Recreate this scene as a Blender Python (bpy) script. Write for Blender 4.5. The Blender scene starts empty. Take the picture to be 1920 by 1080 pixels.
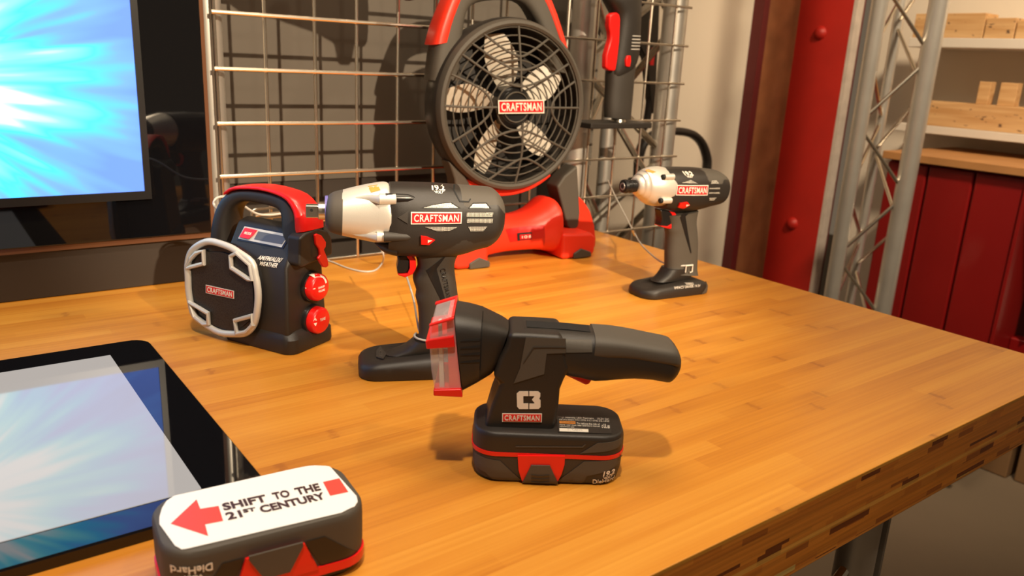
import bpy, bmesh, math, random
from mathutils import Vector, Matrix
from mathutils.bvhtree import BVHTree
random.seed(7)
PI = math.pi
S = bpy.context.scene
COL = S.collection

# ------------------------------------------------------------------ camera
cd = bpy.data.cameras.new('camera')
cam = bpy.data.objects.new('camera', cd)
COL.objects.link(cam)
S.camera = cam
YAW, PITCH, ROLL = math.radians(37.5), math.radians(16.0), math.radians(2.9)
_f = Vector((math.sin(YAW)*math.cos(PITCH), math.cos(YAW)*math.cos(PITCH), -math.sin(PITCH)))
_r = Vector((math.cos(YAW), -math.sin(YAW), 0)); _u = _r.cross(_f)
_r2 = _r*math.cos(ROLL)+_u*math.sin(ROLL); _u2 = -_r*math.sin(ROLL)+_u*math.cos(ROLL)
cam.matrix_world = Matrix(((_r2.x, _u2.x, -_f.x, 0), (_r2.y, _u2.y, -_f.y, 0), (_r2.z, _u2.z, -_f.z, .36), (0, 0, 0, 1)))
cd.sensor_width = 36; cd.lens = 1500/1920*36
cd.clip_start = .02; cd.clip_end = 50
cd.dof.use_dof = True; cd.dof.focus_distance = .84; cd.dof.aperture_fstop = 8.0

# ------------------------------------------------------------------ world, exposure, lamps
W = bpy.data.worlds.new('room_light'); S.world = W; W.use_nodes = True
W.node_tree.nodes['Background'].inputs[0].default_value = (1, .74, .48, 1)
W.node_tree.nodes['Background'].inputs[1].default_value = .13
S.view_settings.view_transform = 'Standard'; S.view_settings.look = 'None'
S.view_settings.gamma = 1; S.view_settings.use_curve_mapping = False
S.view_settings.exposure = 0.08

def spot(name, loc, tgt, energy, col, size=.04, ang=60, blend=.4):
    l = bpy.data.lights.new(name, 'SPOT'); l.energy = energy; l.color = col
    l.shadow_soft_size = size; l.spot_size = math.radians(ang); l.spot_blend = blend
    o = bpy.data.objects.new(name, l); COL.objects.link(o); o.location = loc
    o.rotation_euler = (Vector(tgt)-Vector(loc)).to_track_quat('-Z', 'Y').to_euler()
def area(name, loc, tgt, energy, col, sx, sy):
    l = bpy.data.lights.new(name, 'AREA'); l.energy = energy; l.color = col
    l.shape = 'RECTANGLE'; l.size = sx; l.size_y = sy
    o = bpy.data.objects.new(name, l); COL.objects.link(o); o.location = loc
    o.rotation_euler = (Vector(tgt)-Vector(loc)).to_track_quat('-Z', 'Y').to_euler()
WARM = (1, .80, .56)
spot('track_lamp_key', (.55, -2.1, 1.72), (.80, 1.3, .34), 700, WARM, .025, 23, .5)
spot('track_lamp_side', (2.3, -.9, 2.0), (.6, .8, 0), 50, WARM, .05, 60, .6)
spot('track_lamp_left', (-.15, -.1, 2.05), (.22, .66, 0), 135, (1, .84, .66), .05, 42, .8)
spot('track_lamp_front', (.9, -.35, 2.05), (.62, .62, 0), 36, WARM, .05, 42, .9)
area('ceiling_fixture', (.6, .7, 2.1), (.6, .75, 0), 24, WARM, 1.0, .6)
spot('room_lamp', (1.55, -.1, 2.05), (2.9, 1.35, .15), 300, WARM, .12, 62, .8)

# ------------------------------------------------------------------ materials
def nodes(name):
    m = bpy.data.materials.new(name); m.use_nodes = True
    nt = m.node_tree; return m, nt, nt.nodes['Principled BSDF']
def N(nt, t, **k):
    n = nt.nodes.new(t)
    for a, b in k.items(): setattr(n, a, b)
    return n
def mat(name, col, rough=.5, metal=0, bump=0, scale=400, coat=0, spec=.5, var=0, vscale=30):
    m, nt, b = nodes(name)
    b.inputs['Base Color'].default_value = (*col, 1); b.inputs['Roughness'].default_value = rough
    b.inputs['Metallic'].default_value = metal; b.inputs['Coat Weight'].default_value = coat
    b.inputs['Specular IOR Level'].default_value = spec
    tc = N(nt, 'ShaderNodeTexCoord')
    if bump:
        no = N(nt, 'ShaderNodeTexNoise'); no.inputs['Scale'].default_value = scale
        nt.links.new(tc.outputs['Object'], no.inputs['Vector'])
        bp = N(nt, 'ShaderNodeBump'); bp.inputs['Strength'].default_value = bump; bp.inputs['Distance'].default_value = .0006
        nt.links.new(no.outputs['Fac'], bp.inputs['Height']); nt.links.new(bp.outputs['Normal'], b.inputs['Normal'])
    if var:
        no = N(nt, 'ShaderNodeTexNoise'); no.inputs['Scale'].default_value = vscale; no.inputs['Detail'].default_value = 5
        nt.links.new(tc.outputs['Object'], no.inputs['Vector'])
        mx = N(nt, 'ShaderNodeMix', data_type='RGBA')
        mx.inputs[6].default_value = (*[c*(1-var) for c in col], 1); mx.inputs[7].default_value = (*[min(1, c*(1+var)) for c in col], 1)
        nt.links.new(no.outputs['Fac'], mx.inputs[0]); nt.links.new(mx.outputs[2], b.inputs['Base Color'])
    return m
BLK = mat('black_plastic', (.020, .016, .013), .45, bump=.3, scale=2200)
BLK2 = mat('black_smooth', (.012, .011, .011), .3)
GRY = mat('grey_rubber', (.075, .064, .050), .62, bump=.3, scale=2600)
DGR = mat('dark_rubber', (.036, .030, .024), .55, bump=.3, scale=2400)
RED = mat('red_plastic', (.78, .010, .008), .33, coat=.2)
ORG = mat('orange_red_plastic', (.88, .035, .012), .42, bump=.2, scale=800)
BRED = mat('badge_red', (.70, .012, .015), .35)
WHT = mat('white_print', (.85, .84, .80), .5)
CRM = mat('cream_print', (.80, .74, .64), .5)
SIL = mat('silver_paint', (.74, .70, .62), .36, metal=.45, bump=.15, scale=1500)
SILP = mat('silver_plastic', (.62, .60, .55), .38, metal=.2)
STL = mat('steel', (.62, .58, .50), .25, metal=1)
CHR = mat('nickel_wire', (.88, .80, .68), .26, metal=1)
ALU = mat('aluminium_tube', (.62, .59, .54), .36, metal=.72, var=.12, vscale=18)
ALD = mat('dull_aluminium', (.42, .39, .36), .45, metal=.8, var=.15, vscale=20)
DARK = mat('dark_gap', (.004, .004, .004), .7)
ORP = mat('orange_print', (.75, .28, .05), .5)
WALL = mat('beige_wall_paint', (.72, .63, .51), .9, var=.04, vscale=3)
WHB = mat('white_board', (.66, .60, .52), .6)
REDP = mat('red_steel_paint', (.42, .012, .006), .5, var=.2, vscale=8)
REDC = mat('red_cabinet_paint', (.21, .003, .003), .42, var=.12, vscale=5)
RUST = mat('rusty_steel', (.30, .12, .045), .7, metal=.2, var=.5, vscale=9)
DRED = mat('dark_red_paint', (.10, .008, .008), .6)
PLAS = mat('pale_plaster', (.50, .43, .37), .85, var=.3, vscale=25)
PANEL = mat('charcoal_board', (.110, .093, .074), .75, var=.05, vscale=6)
CONC = mat('concrete', (.175, .130, .085), .7, var=.18, vscale=2.2)
CEIL = mat('ceiling_paint', (.60, .56, .50), .9)
GLOSS = mat('black_gloss_acrylic', (.004, .004, .005), .03, spec=.6)
BRAC = mat('smoked_acrylic_edge', (.14, .06, .03), .2)
TVB = mat('matt_black_board', (.035, .025, .018), .55)
CABLE = mat('grey_cable', (.50, .47, .42), .4)
DRAPE = mat('white_drape', (.62, .60, .54), .8, var=.1, vscale=12)
CARD = mat('cardboard', (.22, .12, .05), .8)
BLADE = mat('pale_fan_blade', (.60, .54, .45), .35)
LCD = mat('lcd_glass', (.10, .11, .11), .12)

def mesh_mat():
    m, nt, b = nodes('steel_mesh')
    tc = N(nt, 'ShaderNodeTexCoord'); mp = N(nt, 'ShaderNodeMapping'); mp.inputs['Rotation'].default_value = (0, PI/4, 0)
    ck = N(nt, 'ShaderNodeTexChecker'); ck.inputs['Scale'].default_value = 950
    ck.inputs[1].default_value = (.80, .76, .66, 1); ck.inputs[2].default_value = (.07, .06, .05, 1)
    nt.links.new(tc.outputs['Object'], mp.inputs[0]); nt.links.new(mp.outputs[0], ck.inputs[0])
    nt.links.new(ck.outputs[0], b.inputs['Base Color'])
    b.inputs['Metallic'].default_value = .4; b.inputs['Roughness'].default_value = .4
    return m
MESH = mesh_mat()

def glass_mat():
    m, nt, b = nodes('clear_lens')
    b.inputs['Base Color'].default_value = (.95, .93, .9, 1); b.inputs['Roughness'].default_value = .04
    b.inputs['Alpha'].default_value = .28
    b.inputs['Specular IOR Level'].default_value = .9
    return m
LENS = glass_mat()

def M2(nt, op, a, b_=None, c=None):
    n = N(nt, 'ShaderNodeMath', operation=op)
    for i, v in enumerate((a, b_, c)):
        if v is None: continue
        if isinstance(v, (int, float)): n.inputs[i].default_value = v
        else: nt.links.new(v, n.inputs[i])
    return n.outputs[0]
def RAMP(nt, fac, stops, interp='LINEAR'):
    r = N(nt, 'ShaderNodeValToRGB'); r.color_ramp.interpolation = interp
    el = r.color_ramp.elements
    while len(el) < len(stops): el.new(.5)
    for e, (p, c) in zip(el, stops): e.position = p; e.color = (*c, 1)
    nt.links.new(fac, r.inputs[0]); return r.outputs[0]

def bamboo():
    m, nt, b = nodes('bamboo_top')
    tc = N(nt, 'ShaderNodeTexCoord'); sp = N(nt, 'ShaderNodeSeparateXYZ'); nt.links.new(tc.outputs['Object'], sp.inputs[0])
    x, y = sp.outputs[0], sp.outputs[1]
    RH = .0195
    row = M2(nt, 'FLOOR', M2(nt, 'DIVIDE', y, RH))
    wn = N(nt, 'ShaderNodeTexWhiteNoise', noise_dimensions='1D'); nt.links.new(row, wn.inputs['W'])
    xs = M2(nt, 'ADD', M2(nt, 'DIVIDE', x, .62), wn.outputs['Value'])
    cell = M2(nt, 'FLOOR', xs)
    cv = N(nt, 'ShaderNodeCombineXYZ'); nt.links.new(cell, cv.inputs[0]); nt.links.new(row, cv.inputs[1])
    w2 = N(nt, 'ShaderNodeTexWhiteNoise', noise_dimensions='2D'); nt.links.new(cv.outputs[0], w2.inputs['Vector'])
    # long soft grain
    mp = N(nt, 'ShaderNodeMapping'); mp.inputs['Scale'].default_value = (2.2, 160, 1); nt.links.new(tc.outputs['Object'], mp.inputs[0])
    g = N(nt, 'ShaderNodeTexNoise'); g.inputs['Scale'].default_value = 1.6; g.inputs['Detail'].default_value = 5; nt.links.new(mp.outputs[0], g.inputs['Vector'])
    mp2 = N(nt, 'ShaderNodeMapping'); mp2.inputs['Scale'].default_value = (1.6, 26, 1); nt.links.new(tc.outputs['Object'], mp2.inputs[0])
    g2 = N(nt, 'ShaderNodeTexNoise'); g2.inputs['Scale'].default_value = 1.5; g2.inputs['Detail'].default_value = 3; nt.links.new(mp2.outputs[0], g2.inputs['Vector'])
    v = M2(nt, 'ADD', M2(nt, 'MULTIPLY', w2.outputs['Value'], .26), M2(nt, 'ADD', M2(nt, 'MULTIPLY', g.outputs['Fac'], .46), M2(nt, 'MULTIPLY', g2.outputs['Fac'], .46)))
    c = RAMP(nt, v, [(.30, (.44, .145, .011)), (.58, (.57, .225, .022)), (.90, (.67, .31, .042))])
    # bamboo nodes: short dark marks across each strip
    us = M2(nt, 'ADD', M2(nt, 'DIVIDE', x, .27), M2(nt, 'MULTIPLY', wn.outputs['Value'], 7.3))
    ucell = M2(nt, 'FLOOR', us); uf = M2(nt, 'FRACT', us)
    cv2 = N(nt, 'ShaderNodeCombineXYZ'); nt.links.new(ucell, cv2.inputs[0]); nt.links.new(row, cv2.inputs[1])
    w3 = N(nt, 'ShaderNodeTexWhiteNoise', noise_dimensions='2D'); nt.links.new(cv2.outputs[0], w3.inputs['Vector'])
    n3 = N(nt, 'ShaderNodeTexNoise'); n3.inputs['Scale'].default_value = 170; nt.links.new(tc.outputs['Object'], n3.inputs['Vector'])
    d = M2(nt, 'ABSOLUTE', M2(nt, 'SUBTRACT', uf, .5))
    d = M2(nt, 'ADD', d, M2(nt, 'MULTIPLY', M2(nt, 'SUBTRACT', n3.outputs['Fac'], .5), .05))
    mk = N(nt, 'ShaderNodeMapRange'); mk.inputs[1].default_value = .004; mk.inputs[2].default_value = .030; mk.inputs[3].default_value = 1; mk.inputs[4].default_value = 0
    nt.links.new(d, mk.inputs[0])
    pres = M2(nt, 'MULTIPLY', M2(nt, 'GREATER_THAN', w3.outputs['Value'], .60), M2(nt, 'MULTIPLY', w3.outputs['Value'], .75))
    # broad warm shade round each node
    mk2 = N(nt, 'ShaderNodeMapRange'); mk2.inputs[1].default_value = .0; mk2.inputs[2].default_value = .22; mk2.inputs[3].default_value = .32; mk2.inputs[4].default_value = 0
    nt.links.new(M2(nt, 'ABSOLUTE', M2(nt, 'SUBTRACT', uf, .5)), mk2.inputs[0])
    f = M2(nt, 'MULTIPLY', M2(nt, 'MAXIMUM', M2(nt, 'MULTIPLY', mk.outputs[0], .8), mk2.outputs[0]), pres)
    mx = N(nt, 'ShaderNodeMix', data_type='RGBA'); nt.links.new(f, mx.inputs[0]); nt.links.new(c, mx.inputs[6]); mx.inputs[7].default_value = (.24, .06, .008, 1)
    nt.links.new(mx.outputs[2], b.inputs['Base Color'])
    b.inputs['Roughness'].default_value = .42; b.inputs['Coat Weight'].default_value = .15; b.inputs['Coat Roughness'].default_value = .25
    bp = N(nt, 'ShaderNodeBump'); bp.inputs['Strength'].default_value = .12; bp.inputs['Distance'].default_value = .0005
    nt.links.new(g.outputs['Fac'], bp.inputs['Height']); nt.links.new(bp.outputs['Normal'], b.inputs['Normal'])
    return m
def bamboo_edge():
    m, nt, b = nodes('laminated_bamboo_edge')
    tc = N(nt, 'ShaderNodeTexCoord'); sp = N(nt, 'ShaderNodeSeparateXYZ'); nt.links.new(tc.outputs['Object'], sp.inputs[0])
    xy = M2(nt, 'ADD', sp.outputs[0], sp.outputs[1]); z = sp.outputs[2]
    row = M2(nt, 'FLOOR', M2(nt, 'DIVIDE', z, .0088))
    wn = N(nt, 'ShaderNodeTexWhiteNoise', noise_dimensions='1D'); nt.links.new(row, wn.inputs['W'])
    seg = M2(nt, 'FLOOR', M2(nt, 'ADD', M2(nt, 'DIVIDE', xy, .034), M2(nt, 'MULTIPLY', wn.outputs['Value'], 9)))
    cv = N(nt, 'ShaderNodeCombineXYZ'); nt.links.new(seg, cv.inputs[0]); nt.links.new(row, cv.inputs[1])
    w2 = N(nt, 'ShaderNodeTexWhiteNoise', noise_dimensions='2D'); nt.links.new(cv.outputs[0], w2.inputs['Vector'])
    chip = RAMP(nt, w2.outputs['Value'], [(0, (.15, .035, .005)), (.07, (.32, .090, .011)), (.17, (.50, .155, .017)), (.55, (.58, .195, .022)), (.94, (.50, .175, .02)), (.97, (.55, .36, .10)), (1, (.62, .45, .17))], 'CONSTANT')
    mp = N(nt, 'ShaderNodeMapping'); mp.inputs['Scale'].default_value = (5, 5, 260); nt.links.new(tc.outputs['Object'], mp.inputs[0])
    g = N(nt, 'ShaderNodeTexNoise'); g.inputs['Scale'].default_value = 1.4; g.inputs['Detail'].default_value = 4; nt.links.new(mp.outputs[0], g.inputs['Vector'])
    # solid laminate layers alternate with the chequered ones
    zz = M2(nt, 'MULTIPLY', z, -1/.075)
    lay = RAMP(nt, zz, [(0, (0, 0, 0)), (.05, (1, 1, 1)), (.20, (0, 0, 0)), (.42, (1, 1, 1)), (.53, (.35, .35, .35)), (.62, (1, 1, 1)), (.72, (0, 0, 0)), (.86, (1, 1, 1)), (.95, (0, 0, 0))], 'CONSTANT')
    base = RAMP(nt, zz, [(0, (.55, .24, .03)), (.05, (.55, .18, .02)), (.50, (.75, .38, .07)), (.60, (.55, .18, .018)), (.95, (.55, .20, .03))], 'CONSTANT')
    mx = N(nt, 'ShaderNodeMix', data_type='RGBA'); nt.links.new(lay, mx.inputs[0]); nt.links.new(base, mx.inputs[6]); nt.links.new(chip, mx.inputs[7])
    mg = N(nt, 'ShaderNodeMix', data_type='RGBA', blend_type='MULTIPLY'); mg.inputs[0].default_value = 1
    gr = RAMP(nt, g.outputs['Fac'], [(.3, (.72, .72, .72)), (.7, (1.1, 1.1, 1.1))])
    nt.links.new(mx.outputs[2], mg.inputs[6]); nt.links.new(gr, mg.inputs[7]); nt.links.new(mg.outputs[2], b.inputs['Base Color'])
    b.inputs['Roughness'].default_value = .4
    return m
BAM, BAME = bamboo(), bamboo_edge()

def block_wood(name, marks):
    m, nt, b = nodes(name)
    tc = N(nt, 'ShaderNodeTexCoord'); mp = N(nt, 'ShaderNodeMapping'); mp.inputs['Scale'].default_value = (40, 3, 40); nt.links.new(tc.outputs['Object'], mp.inputs[0])
    g = N(nt, 'ShaderNodeTexNoise'); g.inputs['Scale'].default_value = 1.5; nt.links.new(mp.outputs[0], g.inputs['Vector'])
    c = RAMP(nt, g.outputs['Fac'], [(.3, (.50, .27, .10)), (.7, (.66, .42, .20))])
    if marks:
        mp2 = N(nt, 'ShaderNodeMapping'); mp2.inputs['Rotation'].default_value = (.5, 0, 0); mp2.inputs['Scale'].default_value = (1, 1, 2.4); nt.links.new(tc.outputs['Object'], mp2.inputs[0])
        n = N(nt, 'ShaderNodeTexNoise'); n.inputs['Scale'].default_value = 38; n.inputs['Detail'].default_value = 2; nt.links.new(mp2.outputs[0], n.inputs['Vector'])
        f = RAMP(nt, n.outputs['Fac'], [(.66, (0, 0, 0)), (.72, (1, 1, 1))])
        mx = N(nt, 'ShaderNodeMix', data_type='RGBA'); nt.links.new(f, mx.inputs[0]); nt.links.new(c, mx.inputs[6]); mx.inputs[7].default_value = (.10, .05, .03, 1); c = mx.outputs[2]
    nt.links.new(c, b.inputs['Base Color']); b.inputs['Roughness'].default_value = .7
    return m
PINE, PINEM = block_wood('pine', 0), block_wood('marked_pine', 1)
BENCHW = mat('bench_wood', (.42, .20, .07), .5, var=.2, vscale=12)

def rays_mat(name, cx, cz, strength):
    """Bright burst of blue and white light streaks shown on the display, centre (cx, cz) on the panel."""
    m, nt, b = nodes(name)
    tc = N(nt, 'ShaderNodeTexCoord'); sp = N(nt, 'ShaderNodeSeparateXYZ'); nt.links.new(tc.outputs['Object'], sp.inputs[0])
    dx = M2(nt, 'SUBTRACT', sp.outputs[0], cx); dz = M2(nt, 'SUBTRACT', sp.outputs[2], cz)
    an = M2(nt, 'ARCTAN2', dz, dx); r = M2(nt, 'SQRT', M2(nt, 'ADD', M2(nt, 'MULTIPLY', dx, dx), M2(nt, 'MULTIPLY', dz, dz)))
    cv = N(nt, 'ShaderNodeCombineXYZ'); nt.links.new(M2(nt, 'MULTIPLY', an, 4.2), cv.inputs[0]); nt.links.new(M2(nt, 'MULTIPLY', r, 2.2), cv.inputs[1])
    n1 = N(nt, 'ShaderNodeTexNoise'); n1.inputs['Scale'].default_value = 1.5; n1.inputs['Detail'].default_value = 2.2; nt.links.new(cv.outputs[0], n1.inputs['Vector'])
    cv2 = N(nt, 'ShaderNodeCombineXYZ'); nt.links.new(M2(nt, 'MULTIPLY', an, 2.2), cv2.inputs[0]); nt.links.new(M2(nt, 'MULTIPLY', r, 3.0), cv2.inputs[1]); cv2.inputs[2].default_value = 4.2
    n2 = N(nt, 'ShaderNodeTexNoise'); n2.inputs['Scale'].default_value = 1.3; nt.links.new(cv2.outputs[0], n2.inputs['Vector'])
    core = M2(nt, 'SUBTRACT', .90, M2(nt, 'MULTIPLY', r, 2.75))
    core = M2(nt, 'SUBTRACT', core, M2(nt, 'MULTIPLY', M2(nt, 'ABSOLUTE', M2(nt, 'ADD', dz, .0)), .8))
    v = M2(nt, 'ADD', core, M2(nt, 'MULTIPLY', M2(nt, 'SUBTRACT', n1.outputs['Fac'], .45), 1.25))
    v = M2(nt, 'ADD', v, M2(nt, 'MULTIPLY', M2(nt, 'SUBTRACT', n2.outputs['Fac'], .5), .5))
    c = RAMP(nt, v, [(.0, (.12, .24, .80)), (.18, (.14, .32, .95)), (.34, (.06, .55, 1)), (.50, (.22, .85, 1)), (.68, (1, 1, 1))])
    em = b.inputs['Emission Color']; nt.links.new(c, em); b.inputs['Emission Strength'].default_value = strength
    b.inputs['Base Color'].default_value = (.005, .005, .005, 1); b.inputs['Roughness'].default_value = .5; b.inputs['Specular IOR Level'].default_value = .15
    return m
def emis(name, col, s):
    m, nt, b = nodes(name); b.inputs['Emission Color'].default_value = (*col, 1); b.inputs['Emission Strength'].default_value = s
    b.inputs['Base Color'].default_value = (.01, .01, .01, 1); b.inputs['Roughness'].default_value = .04
    b.inputs['Specular IOR Level'].default_value = .6
    return m

# ------------------------------------------------------------------ object helpers
REG = {}; OWN = {}
def thing(name, label, cat, loc=(0, 0, 0), rz=0, group=None):
    o = bpy.data.objects.new(name, None); COL.objects.link(o); o.location = loc; o.rotation_euler = (0, 0, math.radians(rz))
    o.empty_display_size = .02
    o['label'] = label; o['category'] = cat
    if group: o['group'] = group
    REG[o.name] = []
    return o
def obj(name, bm, m, parent=None, bevel=0, smooth=True, label=None, reg=True, seg=3, ang=35):
    bmesh.ops.remove_doubles(bm, verts=bm.verts, dist=1e-6)
    bmesh.ops.recalc_face_normals(bm, faces=bm.faces)
    me = bpy.data.meshes.new(name)
    tree = None
    if reg and parent is not None:
        root = root_of(parent); tree = BVHTree.FromBMesh(bm)
        if root.name in REG: REG[root.name].append(tree)
    bm.to_mesh(me); bm.free()
    ms = m if isinstance(m, (list, tuple)) else [m]
    for q in ms: me.materials.append(q)
    o = bpy.data.objects.new(name, me); COL.objects.link(o)
    if tree: OWN[o.name] = tree
    if parent is not None: o.parent = parent
    if smooth:
        for p in me.polygons: p.use_smooth = True
        if not bevel: me.set_sharp_from_angle(angle=math.radians(ang))
    if bevel:
        md = o.modifiers.new('soft_edges', 'BEVEL'); md.width = bevel; md.segments = seg; md.limit_method = 'ANGLE'; md.angle_limit = math.radians(ang); md.harden_normals = True
    if label: o['label'] = label
    return o
def tag(o, label, cat, group=None):
    o['label'] = label; o['category'] = cat
    if group: o['group'] = group
    return o
def struct(o): o['kind'] = 'structure'; return o
def BM(): return bmesh.new()
def box(bm, x0, x1, y0, y1, z0, z1, mi=0):
    vs = [bm.verts.new((x, y, z)) for z in (z0, z1) for y in (y0, y1) for x in (x0, x1)]
    for q in ((0, 2, 3, 1), (4, 5, 7, 6), (0, 1, 5, 4), (2, 6, 7, 3), (0, 4, 6, 2), (1, 3, 7, 5)):
        f = bm.faces.new([vs[i] for i in q]); f.material_index = mi
    return bm
def prism(bm, pts, a, b, axis='y', mi=0):
    """polygon given in the two other axes, extruded from a to b along axis"""
    def mk(p, t):
        return {'y': (p[0], t, p[1]), 'x': (t, p[0], p[1]), 'z': (p[0], p[1], t)}[axis]
    A = [bm.verts.new(mk(p, a)) for p in pts]; B = [bm.verts.new(mk(p, b)) for p in pts]
    n = len(pts)
    fs = [bm.faces.new(A), bm.faces.new(B)] + [bm.faces.new((A[i], A[(i+1) % n], B[(i+1) % n], B[i])) for i in range(n)]
    for f in fs: f.material_index = mi
    return bm
def rings(bm, rs, cap=True):
    V_ = [[bm.verts.new(p) for p in r] for r in rs]
    n = len(rs[0])
    for a, b in zip(V_, V_[1:]):
        for i in range(n): bm.faces.new((a[i], a[(i+1) % n], b[(i+1) % n], b[i]))
    if cap: bm.faces.new(V_[0]); bm.faces.new(V_[-1])
    return bm
def sgp(v, e): return math.copysign(abs(v)**e, v)
def span(bm, st, e=2.6, n=28, yc=0.0, sub=3):
    """body through stations (x_top,z_top,x_bottom,z_bottom,half_width[,y_centre]); smooth between stations"""
    st = [tuple(s)+(yc,) if len(s) == 5 else tuple(s) for s in st]
    out = []
    for i in range(len(st)-1):
        p0, p1, p2, p3 = st[max(0, i-1)], st[i], st[i+1], st[min(len(st)-1, i+2)]
        for k in range(sub):
            t = k/sub
            out.append(tuple(.5*((2*b)+(-a+c)*t+(2*a-5*b+4*c-d)*t*t+(-a+3*b-3*c+d)*t**3) for a, b, c, d in zip(p0, p1, p2, p3)))
    out.append(st[-1])
    rs = []
    for x1, z1, x2, z2, w, y in out:
        r = []
        for k in range(n):
            t = 2*PI*(k+.5)/n; c, s = sgp(math.cos(t), 2/e), sgp(math.sin(t), 2/e)
            r.append(((x1+x2)/2+c*(x1-x2)/2, y+s*w, (z1+z2)/2+c*(z1-z2)/2))
        rs.append(r)
    return rings(bm, rs)
def rr(cx, cy, hx, hy, r, z, n=6):
    r = min(r, hx*.999, hy*.999); out = []
    for qx, qy, a0 in ((1, 1, 0), (-1, 1, 90), (-1, -1, 180), (1, -1, 270)):
        for k in range(n+1):
            a = math.radians(a0+90*k/n)
            out.append((cx+qx*(hx-r)+r*math.cos(a), cy+qy*(hy-r)+r*math.sin(a), z))
    return out
def stack(bm, levels, n=6):
    return rings(bm, [rr(*l, n=n) for l in levels])
def lathe(bm, prof, c=(0, 0, 0), axis='x', n=40, cap=True):
    rs = []
    for t, r in prof:
        ring = []
        for k in range(n):
            a = 2*PI*k/n; u, v = r*math.cos(a), r*math.sin(a)
            ring.append({'x': (c[0]+t, c[1]+u, c[2]+v), 'y': (c[0]+u, c[1]+t, c[2]+v), 'z': (c[0]+u, c[1]+v, c[2]+t)}[axis])
        rs.append(ring)
    return rings(bm, rs, cap)
def smooth_path(pts, sub=6):
    pts = [Vector(p) for p in pts]; out = []
    for i in range(len(pts)-1):
        a, b, c, d = pts[max(0, i-1)], pts[i], pts[i+1], pts[min(len(pts)-1, i+2)]
        for k in range(sub):
            t = k/sub; out.append(.5*((2*b)+(c-a)*t+(2*a-5*b+4*c-d)*t*t+(-a+3*b-3*c+d)*t**3))
    return out+[pts[-1]]
def tube(bm, pts, r, n=10, closed=False):
    pts = [Vector(p) for p in pts]; rs = []; up = None
    for i, p in enumerate(pts):
        if closed: d = (pts[(i+1) % len(pts)]-pts[i-1]).normalized()
        else: d = (pts[min(i+1, len(pts)-1)]-pts[max(i-1, 0)]).normalized()
        if up is None: up = d.orthogonal().normalized()
        up = (up-d*up.dot(d)).normalized(); w = d.cross(up)
        rs.append([tuple(p+(up*math.cos(2*PI*k/n)+w*math.sin(2*PI*k/n))*r) for k in range(n)])
    if closed:
        V_ = [[bm.verts.new(q) for q in g] for g in rs]
        for a, b in zip(V_, V_[1:]+V_[:1]):
            # align the seam
            for i in range(n): bm.faces.new((a[i], a[(i+1) % n], b[(i+1) % n], b[i]))
        return bm
    return rings(bm, rs)
def circle(r, c=(0, 0, 0), n=64, axis='y', sx=1):
    o = []
    for k in range(n):
        a = 2*PI*k/n; u, v = r*sx*math.cos(a), r*math.sin(a)
        o.append({'y': (c[0]+u, c[1], c[2]+v), 'x': (c[0], c[1]+u, c[2]+v), 'z': (c[0]+u, c[1]+v, c[2])}[axis])
    return o
def root_of(o):
    while o.parent: o = o.parent
    return o
def hit(o, axis, u, v, start=-1.0):
    """first surface met by a ray along the axis (y: from the front, x: from +x, z: from above)"""
    if axis == 'y': org, d = Vector((u, start, v)), Vector((0, 1, 0))
    elif axis == 'x': org, d = Vector((1, u, v)), Vector((-1, 0, 0))
    else: org, d = Vector((u, v, 1)), Vector((0, 0, -1))
    best = None
    q = o
    while q is not None and q.name not in OWN: q = q.parent
    for t in ([OWN[q.name]] if q is not None else REG[root_of(o).name]):
        h = t.ray_cast(org, d)
        if h[0] is not None and (best is None or h[3] < best[1]): best = (h[0], h[3])
    return best[0] if best else None
def conform(bm, parent, axis, off, th=0):
    """drop the flat verts (u, v, 0) of bm onto the thing's surface"""
    vs = list(bm.verts); ps = []
    for v in vs: ps.append(hit(parent, axis, v.co.x, v.co.y))
    ok = [(v.co.x, v.co.y, p) for v, p in zip(vs, ps) if p is not None]
    if not ok: raise Exception('no surface under decal on '+parent.name)
    i = {'x': 0, 'y': 1, 'z': 2}[axis]
    sg = {'y': -1, 'x': 1, 'z': 1}[axis]
    for v, p in zip(vs, ps):
        u_, v_ = v.co.x, v.co.y
        w = p[i] if p is not None else min(ok, key=lambda k: (k[0]-u_)**2+(k[1]-v_)**2)[2][i]
        w += sg*off
        v.co = {'y': (u_, w, v_), 'x': (w, u_, v_), 'z': (u_, v_, w)}[axis]
    if th:
        r = bmesh.ops.extrude_face_region(bm, geom=list(bm.faces))
        d = {'y': Vector((0, -th, 0)), 'x': Vector((th, 0, 0)), 'z': Vector((0, 0, th))}[axis]
        for e in r['geom']:
            if isinstance(e, bmesh.types.BMVert): e.co += d
def refine(bm, ml):
    bmesh.ops.triangulate(bm, faces=list(bm.faces))
    for _ in range(7):
        es = [e for e in bm.edges if e.calc_length() > ml]
        if not es: break
        bmesh.ops.subdivide_edges(bm, edges=es, cuts=1)
        bmesh.ops.triangulate(bm, faces=[f for f in bm.faces if len(f.verts) > 3])
def decal(name, parent, polys, m, axis='y', off=.0004, th=.0003, ml=.005, label=None, raised=False):
    """inlay or print that follows the surface; polys = list of outlines in the two in-plane axes"""
    bm = BM()
    if not isinstance(polys[0][0], (tuple, list)): polys = [polys]
    for pl in polys: bm.faces.new([bm.verts.new((p[0], max(p[1], .0012) if axis != 'z' else p[1], 0)) for p in pl])
    refine(bm, ml); conform(bm, parent, axis, off, th)
    return obj(name, bm, m, parent, reg=raised, label=label, ang=50)
def inside(p, poly):
    c = False
    for (x1, y1), (x2, y2) in zip(poly, poly[1:]+poly[:1]):
        if (y1 > p[1]) != (y2 > p[1]) and p[0] < (x2-x1)*(p[1]-y1)/(y2-y1)+x1: c = not c
    return c
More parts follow.
